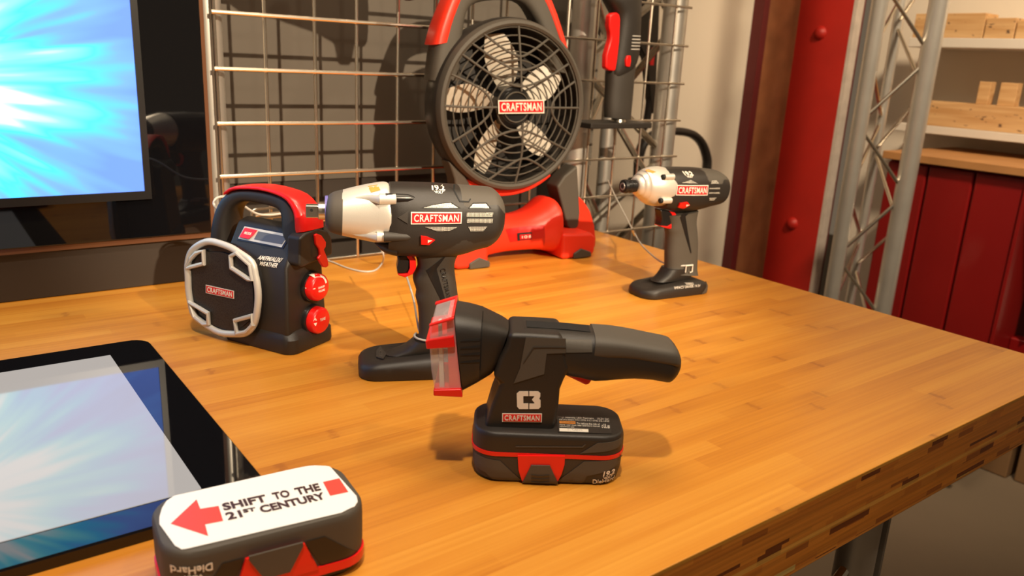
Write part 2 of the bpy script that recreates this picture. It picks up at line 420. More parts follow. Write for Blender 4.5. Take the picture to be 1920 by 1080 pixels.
def two_tone(o, poly, m, ymax=.05):
    """moulded second colour: faces whose centre lies inside the side-view outline"""
    o.data.materials.append(m); k = len(o.data.materials)-1
    for f in o.data.polygons:
        if f.center.y < ymax and inside((f.center.x, f.center.z), poly): f.material_index = k
def text_geo(s, bold=.0, shear=0, space=1.0):
    cu = bpy.data.curves.new('lettering', 'FONT'); cu.body = s; cu.offset = bold; cu.shear = shear; cu.space_character = space; cu.resolution_u = 3
    cu.align_x = 'CENTER'
    o = bpy.data.objects.new('lettering', cu); COL.objects.link(o)
    bpy.context.view_layer.update()
    me = bpy.data.meshes.new_from_object(o.evaluated_get(bpy.context.evaluated_depsgraph_get()))
    vs = [v.co.copy() for v in me.vertices]; fs = [tuple(p.vertices) for p in me.polygons]
    bpy.data.objects.remove(o); bpy.data.curves.remove(cu); bpy.data.meshes.remove(me)
    x0, x1 = min(v.x for v in vs), max(v.x for v in vs); y0, y1 = min(v.y for v in vs), max(v.y for v in vs)
    return [((v.x-x0)/(x1-x0), (v.y-y0)/(y1-y0)) for v in vs], fs
def bil(q, u, v):
    tl, tr, br, bl = q
    return tuple((tl[i]*(1-u)+tr[i]*u)*v+(bl[i]*(1-u)+br[i]*u)*(1-v) for i in range(2))
def lettering(name, parent, s, q, m, axis='y', off=.0007, bold=.01, shear=0, space=1.0, ml=.01, label=None):
    """q = corners tl, tr, br, bl in the two in-plane axes"""
    vs, fs = text_geo(s, bold, shear, space); bm = BM()
    V_ = [bm.verts.new((*bil(q, u, v), 0)) for u, v in vs]
    for f in fs:
        try: bm.faces.new([V_[i] for i in f])
        except ValueError: pass
    bmesh.ops.triangulate(bm, faces=list(bm.faces))
    conform(bm, parent, axis, off, .0002)
    return obj(name, bm, m, parent, reg=False, smooth=False, label=label)
def inset(q, a, b):
    return [bil(q, a, 1-b), bil(q, 1-a, 1-b), bil(q, 1-a, b), bil(q, a, b)]
def badge(parent, q, axis='y', off=.0006, bold=.020, ml=.006):
    """white-edged red maker's plate with white capitals"""
    b = decal('maker_badge', parent, q, CRM, axis, off, .0004, ml, label='white-edged red maker badge')
    r = decal('badge_field', b, inset(q, .022, .09), BRED, axis, off+.0005, .0002, ml)
    lettering('lettering', b, 'CRAFTSMAN', inset(q, .06, .2), CRM, axis, off+.0008, bold, space=1.12, label='white capitals')
    return b

# ================================================================== the setting
def plane_box(name, m, *b): 
    return struct(obj(name, box(BM(), *b), m, smooth=False))
FZ = -.90
plane_box('floor', CONC, -4, 6, -4, 6, FZ-.05, FZ)
plane_box('ceiling', CEIL, -4, 6, -4, 6, 2.15, 2.2)
plane_box('wall_back', WALL, -4, 2.66, 1.93, 1.99, FZ, 2.15)
plane_box('wall_right', WALL, 2.97, 3.03, -4, 1.72, FZ, 2.15)

# steel column in the corner
t = thing('steel_column', 'red and rusty brown riveted steel column in front of the beige walls', 'column', (2.66, 1.9, FZ))
def lo(p, o=(2.66, 1.9, FZ)): return p
obj('web', box(BM(), -.115, .08, -.005, .03, 0, 3.0), RUST, t, smooth=False, label='rusty brown steel web')
obj('edge_flange', box(BM(), -.148, -.115, -.015, .031, 0, 3.0), DRED, t, smooth=False, label='dark red flange edge')
obj('flange', box(BM(), .08, .12, -.222, .03, 0, 3.0), REDP, t, smooth=False, label='bright red flange')
obj('rear_flange', box(BM(), .121, .15, -.225, .03, 0, 3.0), DRED, t, smooth=False, label='dark red rear plate')
obj('plaster_edge', box(BM(), .079, .121, -.236, -.2225, 0, 3.0), PLAS, t, smooth=False, label='pale streaky strip')
for z in ([(1.7428,.5041)][0][1], [(1.8416,-.2071)][0][1]):
    obj('rivet', lathe(BM(), [(-.018, .004), (-.016, .013), (-.008, .021), (0, .025)], (.08, -.105, z-FZ)), REDP, t)

# ================================================================== worktable
TX0, TX1, TY0, TY1, TT = -1.1, 1.212, .335, 1.285, .075
tb = thing('display_table', 'long bamboo worktable with thick laminated edge and metal legs', 'table', ((TX0+TX1)/2, (TY0+TY1)/2, FZ))
bm = box(BM(), TX0, TX1, TY0, TY1, -TT, 0)
for v in bm.verts: v.co -= Vector(((TX0+TX1)/2, (TY0+TY1)/2, FZ))
bm.faces.ensure_lookup_table(); bm.normal_update()
for f in bm.faces: f.material_index = 0 if abs(f.normal.z) > .5 else 1
top = obj('tabletop', bm, [BAM, BAME], tb, bevel=.0012, seg=2)
# the grain runs in table coordinates: keep the mesh frame with z=0 on the top face
for v in top.data.vertices: v.co.z += FZ
top.location.z = -FZ
for lx, ly in ((.985, .47), (.985, 1.15), (-.95, .47), (-.95, 1.15)):
    x, y = lx-(TX0+TX1)/2, ly-(TY0+TY1)/2
    lg = obj('leg', tube(BM(), [(x, y, 0), (x, y, .9-TT)], .026, 20), ALU, tb, label='tubular metal leg')
    obj('foot_plate', lathe(BM(), [(0, .05), (.008, .05), (.01, .046)], (x, y, 0), 'z', 28), ALD, lg)
x, y = .985-(TX0+TX1)/2, .47-(TY0+TY1)/2
x2 = -.95-(TX0+TX1)/2
for ya in (y, 1.15-(TY0+TY1)/2):
    for i in range(6):
        xa, xb = x+(x2-x)*i/6, x+(x2-x)*(i+1)/6
        za, zb = ((.62, .40) if i % 2 == 0 else (.40, .62))
        obj('brace', tube(BM(), [(xa, ya, za), (xb, ya, zb)], .008, 10), STL, tb)
    obj('lower_rail', tube(BM(), [(x, ya, .38), (x2, ya, .38)], .018, 14), ALU, tb)
obj('side_plate', box(BM(), x+.034, x+.040, y-.02, y+.02, .05, .9-TT), ALD, tb)

# ================================================================== wire grid behind the table
GY = 1.290
g = thing('wire_grid', 'nickel wire display grid standing along the back edge of the table', 'wire grid', (.9, GY, 0))
xs = [.398, .476, .559, .634, .713, .79, .868, .946, 1.024, 1.10, 1.178, 1.256, 1.334, 1.412]
zs = [-.008+.0827*i for i in range(-6, 13)]
bm = BM()
for z in zs:
    tube(bm, [(.393-.9, -.004, z), (.95-.9, -.004, z)], .0034, 10)
    tube(bm, [(.95-.9, -.004, z), (1.455-.9, -.004, z)], .0027, 10)
obj('horizontal_wires', bm, CHR, g)
bm = BM()
for x in xs: tube(bm, [(x-.9, .002, -.52), (x-.9, .002, 1.0)], .0030, 10)
obj('vertical_wires', bm, CHR, g)
obj('edge_rail', box(BM(), .40-.9, 1.18-.9, -.0, .012, -.012, .004), STL, g, bevel=.002)

# charcoal board behind the grid, catches the shadows of the grid and the tools
t = tag(obj('backing_board', box(BM(), -1.4, 1.335, 1.45, 1.475, .118, 1.35), PANEL, smooth=False), 'dark charcoal board behind the wire grid, lit with shadows', 'board')

tag(obj('dark_void_board', box(BM(), -1.4, 1.335, 1.455, 1.475, FZ+.002, .1175), TVB, smooth=False), 'added black board for the dark void under the charcoal board behind the wire grid', 'board')  # black sheet added to stand in for the dark void below the panel

# ------------------------------------------------------------------ aluminium trusses holding the grid
def truss(name, label, chords, z0, z1, rc, rb, pitch, mats=(ALU, STL), order=None, group=None, phase=0):
    cx = sum(c[0] for c in chords)/len(chords); cy = sum(c[1] for c in chords)/len(chords)
    t = thing(name, label, 'truss', (cx, cy, z0), group=group)
    for i, c in enumerate(chords):
        r = c[2] if len(c) > 2 else rc
        obj('chord', tube(BM(), [(c[0]-cx, c[1]-cy, 0), (c[0]-cx, c[1]-cy, z1-z0)], r, 24), mats[0], t)
    n = len(chords)
    prs = order or [(i, (i+1) % n) for i in range(n)]
    for j, (a, b) in enumerate(prs):
        k = 0; z = phase+(j % 2)*pitch*.5
        while z+pitch < z1-z0:
            p, q = (chords[a], chords[b]) if k % 2 == 0 else (chords[b], chords[a])
            A = Vector((p[0]-cx, p[1]-cy, z)); B = Vector((q[0]-cx, q[1]-cy, z+pitch*.93))
            d = (B-A).normalized(); 
            obj('brace', tube(BM(), [A+d*rc*.8, B-d*rc*.8], rb, 10), mats[1], t)
            z += pitch; k += 1
    return t
truss('grid_truss', 'grey aluminium lattice truss behind the right end of the wire grid', [(1.180, 1.334, .027), (1.455, 1.334, .028), (1.432, 1.502, .0185)], FZ, 1.4,   .0215, .0085, .20, phase=.06)
t = thing('grid_upright', 'single grey aluminium tube upright between the wall screen and the grid', 'upright', (.397, 1.325, FZ))
obj('tube', tube(BM(), [(0, 0, 0), (0, 0, 2.3)], .0225, 24), ALU, t)
obj('foot_plate', lathe(BM(), [(0, .05), (.008, .05), (.01, .046)], (0, 0, 0), 'z', 28), ALD, t)
# free standing truss on the right
truss('truss_column', 'tall aluminium lattice truss column before the red steel column', [(2.095, 1.21, .021), (2.215, 1.115, .025), (2.40, 1.32, .015)], FZ, 1.4, .0185, .0050, .185, phase=.03)

# ================================================================== wall screen
TVY = 1.25
t = thing('wall_screen', 'large flat screen showing blue light rays in a glossy black surround', 'screen', (-.35, TVY, .069))
def L(p): return (p[0]+.35, p[1]-.069)
bm = box(BM(), -.78, .366+.35, .0, .028, .008, .80)
obj('surround', bm, GLOSS, t, bevel=.002, label='glossy black acrylic surround')
obj('surround_edge', box(BM(), -.785, .3665+.35+.004, .004, .03, .0, .0085), BRAC, t, label='brownish clear lower edge')
obj('side_edge', box(BM(), .366+.35, .3665+.35+.005, .002, .03, .0, .80), BRAC, t, label='brownish clear side edge')
obj('bezel', prism(prism(prism(BM(), [(-.66, .079-.012), (.281+.35, .079-.012), (.281+.35, .079), (-.66, .079)], -.006, .002), [(.272+.35, .079), (.281+.35, .079), (.281+.35, .70), (.272+.35, .70)], -.006, .002), [(-.66, .70), (.281+.35, .70), (.281+.35, .712), (-.66, .712)], -.006, .002), BLK2, t)
sc = obj('screen_panel', box(BM(), -.655, .272+.35, -.003, .001, .079, .70), rays_mat('screen_picture', .335-.02, .232, 1.85), t, label='lit picture of blue and white rays')
bt = tag(obj('screen_plinth', box(BM(), -1.0, .355, 1.262, 1.2845, 0.0005, .068), TVB, bevel=.001), 'matt dark plinth board below the wall screen on the table', 'plinth')

# ================================================================== touch screen lying on the table
t = thing('table_screen', 'flat glossy black bordered display lying on the table at left', 'screen', (-.1, .785, 0))
HX, HY = .307, .213
def oct_(hx, hy, c, z, x0=0, y0=0):
    return [(x0+p[0], y0+p[1], z) for p in ((hx-c, -hy), (hx, -hy+c), (hx, hy-c), (hx-c, hy), (-hx+c, hy), (-hx, hy-c), (-hx, -hy+c), (-hx+c, -hy))]
obj('bezel', stack(BM(), [(0, 0, HX, HY, .022, .0004), (0, 0, HX, HY, .022, .009), (0, 0, HX-.0015, HY-.0015, .021, .0105)]), GLOSS, t, smooth=False, label='glossy black border')
tp = [(.0463,.9098),(.1637,.9064),(.159,.6061),(.1104,.5748),(.0427,.5835)]
TSX1, TSY1 = .158, .955
TSY0 = .608
pn = obj('screen_panel', box(BM(), -.27, TSX1+.1, TSY0-.785, TSY1-.785, .0102, .0112), emis('table_screen_picture', (.55, .50, .46), .80), t, smooth=False, label='pale grey lit panel')

# ================================================================== right side: shelves, blocks, red bench
SX = 2.75
def shelf(z0, z1, label):
    return tag(obj('wall_shelf', box(BM(), SX-.004, 2.969, -.9, 1.46, z0, z1), WHB, bevel=.002), label, 'shelf', None)
shelf(.462, .492, 'upper white wall shelf under the long marked timber blocks')
shelf(.186, .212, 'lower white wall shelf just above the red bench')
def block(y0, y1, x0, x1, z0, z1, m, label, grp):
    bm = box(BM(), x0, x1, y0, y1, z0, z1)
    c = Vector(((x0+x1)/2, (y0+y1)/2, z0))
    for v in bm.verts: v.co -= c
    o = obj('timber_block', bm, m, bevel=.0015); o.location = c
    return tag(o, label, 'wood block', grp)
block(1.232, 1.455, SX+.002, 2.84, .4925, .568, PINEM, 'longest timber block with dark marks on the upper wall shelf', 'timber blocks on the upper shelf')
block(1.142, 1.228, SX+.004, 2.83, .4925, .553, PINEM, 'paler short timber block in the middle of the upper wall shelf', 'timber blocks on the upper shelf')
block(.98, 1.138, SX+.006, 2.84, .4925, .545, PINE, 'timber block at the right picture edge on the upper shelf', 'timber blocks on the upper shelf')
block(.90, 1.40, SX, 2.83, .2125, .292, PINEM, 'long speckled beam of timber lying on the lower wall shelf', None)
block(1.178, 1.214, SX+.01, SX+.045, .2925, .362, PINE, 'small upright wood peg standing on the timber beam, left one', 'pegs on the timber beam')
block(1.100, 1.150, SX+.01, SX+.045, .2925, .362, PINE, 'wider upright wood peg standing on the beam, middle one', 'pegs on the timber beam')
block(.985, 1.062, SX+.01, SX+.05, .2925, .352, PINE, 'upright wood peg on the beam, cut by the right picture edge', 'pegs on the timber beam')
# lettering burnt into the longest block
def scribble(name, label, pts, r=.0012):
    pass

BX = 2.5
t = thing('red_bench', 'red steel cabinet bench with a wooden worktop under the shelves', 'bench', (BX+.2, 1.0, FZ))
obj('worktop', box(BM(), -.21, .262, -1.6, .345, 1.012, 1.036), BENCHW, t, bevel=.002, label='brown wooden worktop')
obj('carcass', box(BM(), -.17, .25, -.075, .335, .13, 1.0115), REDC, t, bevel=.004)
obj('plinth', box(BM(), .02, .24, .03, .33, .0005, .13), CONC, t, label='recessed plinth')
for y0, y1 in ((-.073, .062), (.068, .20), (.206, .333)):
    p = obj('panel', box(BM(), -.19, -.1705, y0, y1, .15, 1.005), REDC, t, bevel=.006)
obj('corner_post', box(BM(), -.198, -.1705, -.085, -.075, .13, 1.0115), REDC, t, bevel=.002)
obj('lower_beam', box(BM(), -.05, .0, -.20, -.0755, .44, .51), REDC, t, bevel=.004, label='red lower beam at the right')
bm = BM()
pts = []
for i in range(60):
    y = .08-.9*i/59; pts.append((BX+.13+.012*math.sin(i*1.9)+.006*math.sin(i*3.1), y+.8))
prism(bm, pts+[(p[0]+.004, p[1]) for p in reversed(pts)], -.37, .10, 'z')
tag(obj('drape', bm, DRAPE), 'pale cloth drape hanging under the worktop right of the red cabinet', 'drape')
for i, (y, h, s) in enumerate(((.97, .45, .0), (.79, .41, .01))):
    c = thing('storage_box', ('brown low carton on the floor by the red bench', 'darker taller carton on the floor, further right by the bench')[i], 'box', (2.87+s, y, FZ))
    obj('carton', box(BM(), -.085, .085, -.08, .08, 0.001, h), CARD, c, bevel=.004)
    obj('tape', box(BM(), -.086, .086, -.015, .015, h-.02, h+.001), BENCHW, c)

# dark looped handle and tool hanging behind the truss
Q = [(1.7832,.0252),(1.7806,.0983),(1.8045,.1426),(1.8738,.1657),(1.9894,.1609),(2.0556,.1311),(2.0932,.0803),(2.1003,.04),(2.0991,.0014)]
h = thing('looped_handle', 'black angular loop handle on a pole standing behind the lattice truss', 'handle', (Q[3][0], 1.72, FZ))
P_ = [(q[0]-Q[3][0], 0, q[1]-FZ) for q in Q]
bm = tube(BM(), smooth_path(P_, 4), .0125, 14)
for v in bm.verts: v.co.y *= 1.4
obj('loop', bm, BLK, h)
bm = box(BM(), P_[0][0]-.02, P_[-1][0]+.02, -.03, .03, P_[0][2]-.055, P_[0][2]+.002)
obj('housing', bm, BLK, h, bevel=.01)
bm = box(BM(), (P_[0][0]*.4+P_[-1][0]*.6)-.018, (P_[0][0]*.4+P_[-1][0]*.6)+.018, -.02, .02, .0, P_[0][2]-.055)
obj('pole', bm, BLK, h, bevel=.004)
Q = [(1.6385,.5001),(1.6601,.4469),(1.6885,.3784),(1.6965,.3073),(1.6971,.2419),(1.6925,.1977)]
h = thing('trimmer', 'slim black curved tool with a red label hanging behind the truss', 'tool', (Q[2][0], 1.62, Q[0][1]+.25))
P_ = [(q[0]-Q[2][0], 0, q[1]-Q[0][1]-.25) for q in Q]
P_ = [(P_[0][0], 0, 0)]+P_
obj('shaft', tube(BM(), smooth_path(P_, 5), .011, 14), BLK, h)
obj('body', prism(BM(), [(a-Q[2][0], b-Q[0][1]-.25) for a, b in [(1.6323,.5158),(1.6897,.531),(1.6974,.449),(1.7052,.3362),(1.7121,.2272),(1.6971,.2419),(1.6573,.3772),(1.6004,.4367)]], -.012, .012), BLK, h, bevel=.004)
obj('hook', tube(BM(), smooth_path([P_[-1], (P_[-1][0]-.004, 0, P_[-1][2]-.012), (P_[-1][0]-.018, 0, P_[-1][2]-.004)], 4), .007, 10), BLK, h)
obj('label_plate', box(BM(), P_[3][0]-.016, P_[3][0]-.002, -.0135, -.0105, P_[3][2]-.018, P_[3][2]+.028), BRED, h, label='red label plate')

# ================================================================== work light (flashlight) on its battery
t = thing('work_light', 'black handled work light with red lens bands standing on its battery pack', 'flashlight', (.4385, .508, 0), -36)
def battery(t, up=True):
    """slide-in pack, 132 mm long: body, red band, latch; up=False is the pack lying on its head"""
    s = 1
    body = obj('battery', stack(BM(), [(0, -.002, .062, .032, .020, .0004), (0, -.002, .0645, .0345, .021, .003), (0, -.002, .0665, .036, .022, .012), (0, -.002, .0675, .036, .022, .0262)], 8), DGR, t, label='dark battery pack with red band')
    obj('red_band', stack(BM(), [(0, -.002, .0682, .0366, .0225, .0262), (0, -.002, .0684, .0368, .0225, .0300)], 8), RED, body, label='red band')
    return body
body = battery(t)
hs = obj('housing_base', stack(BM(), [(0, -.002, .0676, .0362, .022, .0300), (0, -.002, .0676, .0362, .022, .038), (0, -.0025, .0673, .0357, .022, .0435), (0, -.0035, .0665, .0343, .022, .0463), (0, -.0040, .0655, .0328, .021, .0475), (0, -.0045, .0640, .0315, .020, .0480)], 8), BLK, t)
fy = -.038
decal('side_panel', body, [(-.0658,.0232),(-.0426,.0219),(-.0223,.0022),(-.0108,-.001),(.0311,.0011),(.0345,-.0009),(-.0551,-.0046),(-.049,.0028),(-.0548,.008),(-.0648,.0094)], GRY, off=.0003, label='grey rubber overlay')
decal('side_panel', body, [(.0311,.0241),(.0663,.0265),(.0653,.0184),(.0558,.0162),(.0345,.0099),(.032,.0008),(.0021,-.0004),(.0091,.0035)], GRY, off=.0003, label='grey rubber overlay')
lt = decal('latch', body, [(-.0274,.0284),(.0138,.0296),(.0139,.0216),(.0118,.0117),(.0087,.0031),(-.022,.0022),(-.0259,.0146)], RED, off=.0006, th=.0022, label='red release latch')
decal('latch_grip', lt, [(-.0153,.0204),(.0011,.0207),(.0096,.0029),(.009,-.002),(-.0211,-.0029),(-.022,.0016)], GRY, off=.0030, th=.0012, label='grey thumb pad')
for z in [[(-.0148,.0115),(-.0067,.0109),(.0013,.0121),(.0013,.0114),(-.0066,.0102),(-.0147,.0107)],[(-.0146,.0079),(-.0065,.0073),(.0015,.0086),(.0016,.0078),(-.0064,.0066),(-.0145,.0072)],[(-.0144,.0043),(-.0063,.0037),(.0017,.005),(.0018,.0042),(-.0062,.003),(-.0143,.0036)]]:
    decal('latch_rib', lt, z, DGR, off=.0044, th=.0003)
decal('side_panel', hs, [(.0418,.0427),(.0663,.0441),(.0666,.0366),(.0273,.0319)], GRY, off=.0003, label='grey rubber corner overlay')
decal('groove', hs, [(-.0295,.0364),(.0284,.0385),(.0306,.0409),(.0314,.0405),(.0291,.0376),(-.0295,.0355)], GRY, off=.0003)
lettering('voltage_print', body, '19.2', [(.0495,.015),(.0604,.0155),(.0596,.0101),(.0488,.0096)], CRM, bold=.03)
lettering('voltage_print', body, 'VOLT', [(.0492,.0091),(.0588,.0095),(.0574,.0069),(.0502,.0066)], CRM, bold=.03)
lettering('pack_print', body, 'DieHard', [(.0401,.0066),(.0605,.0074),(.0609,.0024),(.0405,.0015)], CRM, bold=.015)
# post
post = obj('post', prism(BM(), [(-.0396,.1352),(-.0203,.1354),(.0056,.1348),(.0142,.1045),(.0099,.0947),(.0069,.0848),(.0068,.0706),(.0058,.0561),(.002,.0368),(-.0011,.0312),(-.0447,.0293),(-.049,.0328),(-.0563,.0353),(-.0571,.0462),(-.0521,.068),(-.0453,.0887),(-.0521,.0942),(-.047,.1122),(-.0416,.1245)], -.026, .026), BLK, t, bevel=.0045, seg=4)
hd = obj('handle', span(BM(), [(*a, *b, w) for a, b, w in zip(
  [(-.0268,.1358),(-.0041,.1356),(.0056,.1352),(.0202,.1345),(.0357,.1338),(.0544,.1326),(.0692,.1306),(.0858,.1279),(.099,.1259),(.1066,.1242),(.1109,.1192),(.1131,.1141)],
  [(-.0237,.1081),(-.0022,.1038),(.0102,.0942),(.0249,.0918),(.0383,.089),(.0579,.0913),(.0726,.0928),(.0892,.0923),(.1019,.0902),(.1063,.091),(.1111,.0965),(.1135,.1019)],
  (.0252,.0252,.0252,.025,.0245,.024,.0235,.023,.022,.020,.016,.012))], e=3.2, sub=2), BLK, t)
decal('overmold', post, [(-.0254,.1326),(.0086,.1331),(.0095,.12),(-.0068,.1187),(-.0079,.0999),(-.0337,.0901),(-.0289,.1043)], GRY, label='grey rubber grip overlay')
obj('overmold', span(BM(), [(*a, *b, w) for a, b, w in zip(
  [(.0348,.1341),(.0446,.1338),(.0544,.1332),(.0692,.1313),(.0857,.1286),(.099,.1266),(.1057,.1249),(.1098,.1205)],
  [(.0342,.1106),(.0464,.1112),(.0562,.1116),(.071,.1114),(.0876,.1091),(.1009,.1073),(.1085,.1062),(.1123,.1062)],
  (.0248,.0250,.0248,.0244,.0238,.0230,.0212,.0170))], e=3.4, sub=2), GRY, t, label='grey rubber grip overlay')
decal('overmold', hd, [(.0092,.1306),(.0317,.1306),(.0324,.121),(.0099,.12)], GRY, ml=.004, label='grey rubber grip overlay')
decal('groove', post, [(-.0187,.1245),(-.005,.1251),(.0091,.1254),(.0092,.1247),(-.0049,.1244),(-.0179,.1235),(-.026,.1094),(-.0265,.1097)], DGR, off=.0009, ml=.004)
obj('slot', prism(BM(), [(-.0244,.1362),(.012,.1355),(.0316,.1341),(.0315,.1309),(.0237,.1312),(.0203,.1338),(-.0219,.1346)], -.009, .009), DARK, t, smooth=False, label='dark recess in the top')
obj('trigger', prism(BM(), [(.0102,.0956),(.023,.0958),(.0378,.0911),(.0344,.0843),(.0313,.0831),(.0216,.0876),(.0124,.0918)], -.008, .008), RED, t, bevel=.002, label='red trigger')
head = obj('head', span(BM(), [(*a, *b, w) for a, b, w in zip(
  [(-.04,.1352),(-.0462,.1388),(-.0631,.1453),(-.0639,.1456),(-.0752,.1481),(-.0864,.1496)],
  [(-.0521,.0942),(-.0548,.0918),(-.0633,.0871),(-.0639,.0867),(-.0708,.0823),(-.0769,.0785)],
  (.021,.024,.0305,.031,.0325,.0335))], e=4.2, sub=2), BLK, t)
decal('seam', head, [(-.0631,.153),(-.0625,.153),(-.0624,.1022),(-.063,.1022)], DARK, ml=.004)
for P_ in [[(-.0808,.1289),(-.0794,.1299),(-.0641,.1316),(-.0643,.1293)],[(-.0806,.1225),(-.0792,.1234),(-.0638,.1251),(-.0641,.1229)],[(-.0804,.1164),(-.079,.1171),(-.0636,.1188),(-.0638,.1168)],[(-.0802,.1098),(-.0788,.1105),(-.0634,.1122),(-.0636,.1102)]]:
    decal('vent', head, P_, DARK, off=.0002, label='dark air vent')
# lens block: backing, clear cover, red bands
fr = [(-.0867,.1493),(-.107,.142),(-.1019,.0783),(-.0771,.0783)]
gl = obj('lens', prism(BM(), [(-.087,.1486),(-.1064,.1414),(-.1069,.1216),(-.1048,.0993),(-.1011,.0791),(-.0778,.0794)], -.030, .030), LENS, t, bevel=.002, label='clear lens cover')
obj('reflector', prism(BM(), [(-.0873,.1479),(-.093,.1457),(-.0888,.0798),(-.0784,.0797)], -.0285, .0285), RED, t, label='red inner reflector')
obj('lamp_strip', prism(BM(), [(-.1002,.1437),(-.0975,.1444),(-.0933,.0822),(-.0975,.0817)], -.027, -.020), SILP, t, label='pale inner lamp strip')
def lband(pts, w, nm='lens_band'):
    obj(nm, prism(BM(), pts, -w, w), RED, t, bevel=.0012, label='red lens band')
for ya, yb in ((-.0335, -.029), (.027, .0335)):
    obj('lens_band', prism(BM(), [(-.0868,.15),(-.1074,.1427),(-.1073,.1406),(-.0867,.1476)], ya, yb), RED, t, bevel=.001, label='red lens rim')
obj('lens_band', prism(BM(), [(-.0868,.15),(-.089,.1492),(-.0889,.1468),(-.0867,.1476)], -.0285, .0265), RED, t, label='red lens rim')
lband([(-.0866,.1338),(-.0879,.1327),(-.1071,.1288),(-.1102,.1275),(-.1091,.1207),(-.1066,.1208),(-.0868,.1232),(-.085,.124)], .033)
lband([(-.0786,.0854),(-.1025,.0836),(-.1024,.078),(-.0771,.0776)], .033)
# logo, maker badge, rating label
pf = -.027
decal('emblem', post, [[(-.0285,.0829),(-.0206,.0833),(-.0203,.0788),(-.0248,.0786),(-.0244,.0717),(-.02,.0719),(-.0197,.0666),(-.0276,.0662),(-.0297,.0684),(-.0306,.0808)], [(-.0198,.0833),(-.012,.0836),(-.0102,.082),(-.01,.0791),(-.0108,.0765),(-.0096,.0755),(-.0092,.0689),(-.0107,.0671),(-.0189,.0666),(-.0191,.0718),(-.0158,.0719),(-.0145,.0723),(-.0171,.0755),(-.0149,.079),(-.0195,.0788)]], CRM, label='white block emblem')
badge(post, [(-.0424,.0617),(-.0076,.0629),(-.0073,.0545),(-.0421,.0535)])
lb = decal('rating_label', hs, [(.008,.0009),(.0566,.0007),(.0544,-.0317),(.0074,-.0325)], BLK2, 'z', .0003, label='black rating label')
def lt_(s, pts, m=CRM, b=.0): lettering('label_print', lb, s, pts, m, 'z', .0009, b)
lt_('High Intensity LED Flashlight', [(.0098,-.0016),(.0416,-.0014),(.0416,-.0049),(.0098,-.0055)])
lt_('19.2V DC', [(.045,-.0011),(.0557,-.0013),(.0554,-.0052),(.0447,-.005)])
lt_('Use only battery: 315.113753, 315.113748, 315.113730', [(.0097,-.0059),(.0552,-.0063),(.0549,-.0101),(.0096,-.0097)])
decal('warning_patch', lb, [(.0097,-.0108),(.0241,-.0106),(.0238,-.0155),(.0095,-.0156)], ORP, 'z', .0008, label='orange warning patch')
lt_('To reduce the risk of', [(.0252,-.0124),(.0458,-.0128),(.0455,-.0165),(.0251,-.0161)])
lt_('injury, user must read operators manual', [(.0095,-.0168),(.0453,-.0173),(.045,-.021),(.0094,-.0205)])
lt_('WARNING', [(.0108,-.0118),(.0233,-.0118),(.0233,-.0144),(.0108,-.0144)], BLK2, .02)
lt_('replacement type', [(.0093,-.0212),(.022,-.0212),(.022,-.0237),(.0093,-.0237)])
decal('serial_patch', lb, [(.0087,-.0256),(.0343,-.0256),(.0338,-.0313),(.0084,-.0317)], CRM, 'z', .0008, label='white serial patch')
lt_('BW30374', [(.0156,-.0265),(.0288,-.0264),(.0287,-.0296),(.0155,-.0297)], BLK2, .01)
lt_('c UL us', [(.0474,-.0134),(.0545,-.0135),(.0537,-.0221),(.0467,-.0219)], CRM, .02)

# ================================================================== impact wrench
t = thing('impact_wrench', 'large black impact wrench with silver nose and square anvil on its foot', 'impact wrench', (.474, .760, 0), -25)
CZ = .187
def S2(tp, bt, w, cr='c2', fr='wr'): pass
bd = obj('motor_housing', span(BM(), [(*a, *b, w) for a, b, w in zip(
  [(-.0557,.2214),(-.0482,.2218),(-.0325,.2218),(-.0055,.2214),(.0208,.22),(.0404,.2189),(.0521,.2182),(.0603,.2169),(.0663,.2124),(.0702,.2062),(.0721,.1992)],
  [(-.0584,.1451),(-.0475,.1413),(-.0314,.1404),(-.0037,.1394),(.0231,.142),(.043,.1484),(.0543,.1513),(.0617,.1564),(.0667,.1624),(.0706,.1708),(.0721,.1791)],
  (.0345,.0368,.0378,.038,.037,.0365,.036,.035,.032,.027,.021))], e=2.9, n=150, sub=14), BLK, t)
two_tone(bd, [(-.0451,.1373),(-.0142,.1437),(.0007,.1503),(.0248,.1656),(.0355,.1604),(.0624,.1672),(.0701,.1815),(.0784,.1815),(.0769,.1383),(-.0082,.1336)], DGR)
two_tone(bd, [(.02,.2227),(.0203,.2136),(.0229,.2044),(.0253,.2016),(.0329,.201),(.0381,.2043),(.0608,.2042),(.07,.1933),(.0743,.1933),(.0729,.2236)], GRY)
obj('nose_cone', span(BM(), [(*a, *b, w) for a, b, w in zip(
  [(-.107,.2125),(-.0987,.2149),(-.0856,.2182),(-.0725,.2209),(-.0637,.2222),(-.0584,.2214),(-.0552,.218),(-.0534,.2102)],
  [(-.1079,.1627),(-.0991,.1607),(-.0858,.1577),(-.0724,.1549),(-.0656,.154),(-.0584,.154),(-.0553,.1573),(-.054,.1666)],
  (.0285,.0295,.031,.033,.0345,.0355,.035,.031))], e=2.15, sub=3), SIL, t, label='silver nose housing')
obj('lower_jaw', span(BM(), [(*a, *b, w) for a, b, w in zip([(-.0728,.1561),(-.0668,.1573),(-.0589,.1585),(-.0499,.1596)], [(-.0719,.1545),(-.0656,.1475),(-.0577,.1432),(-.0475,.1411)], (.010,.020,.026,.030))], e=2.4, sub=2), BLK, t)
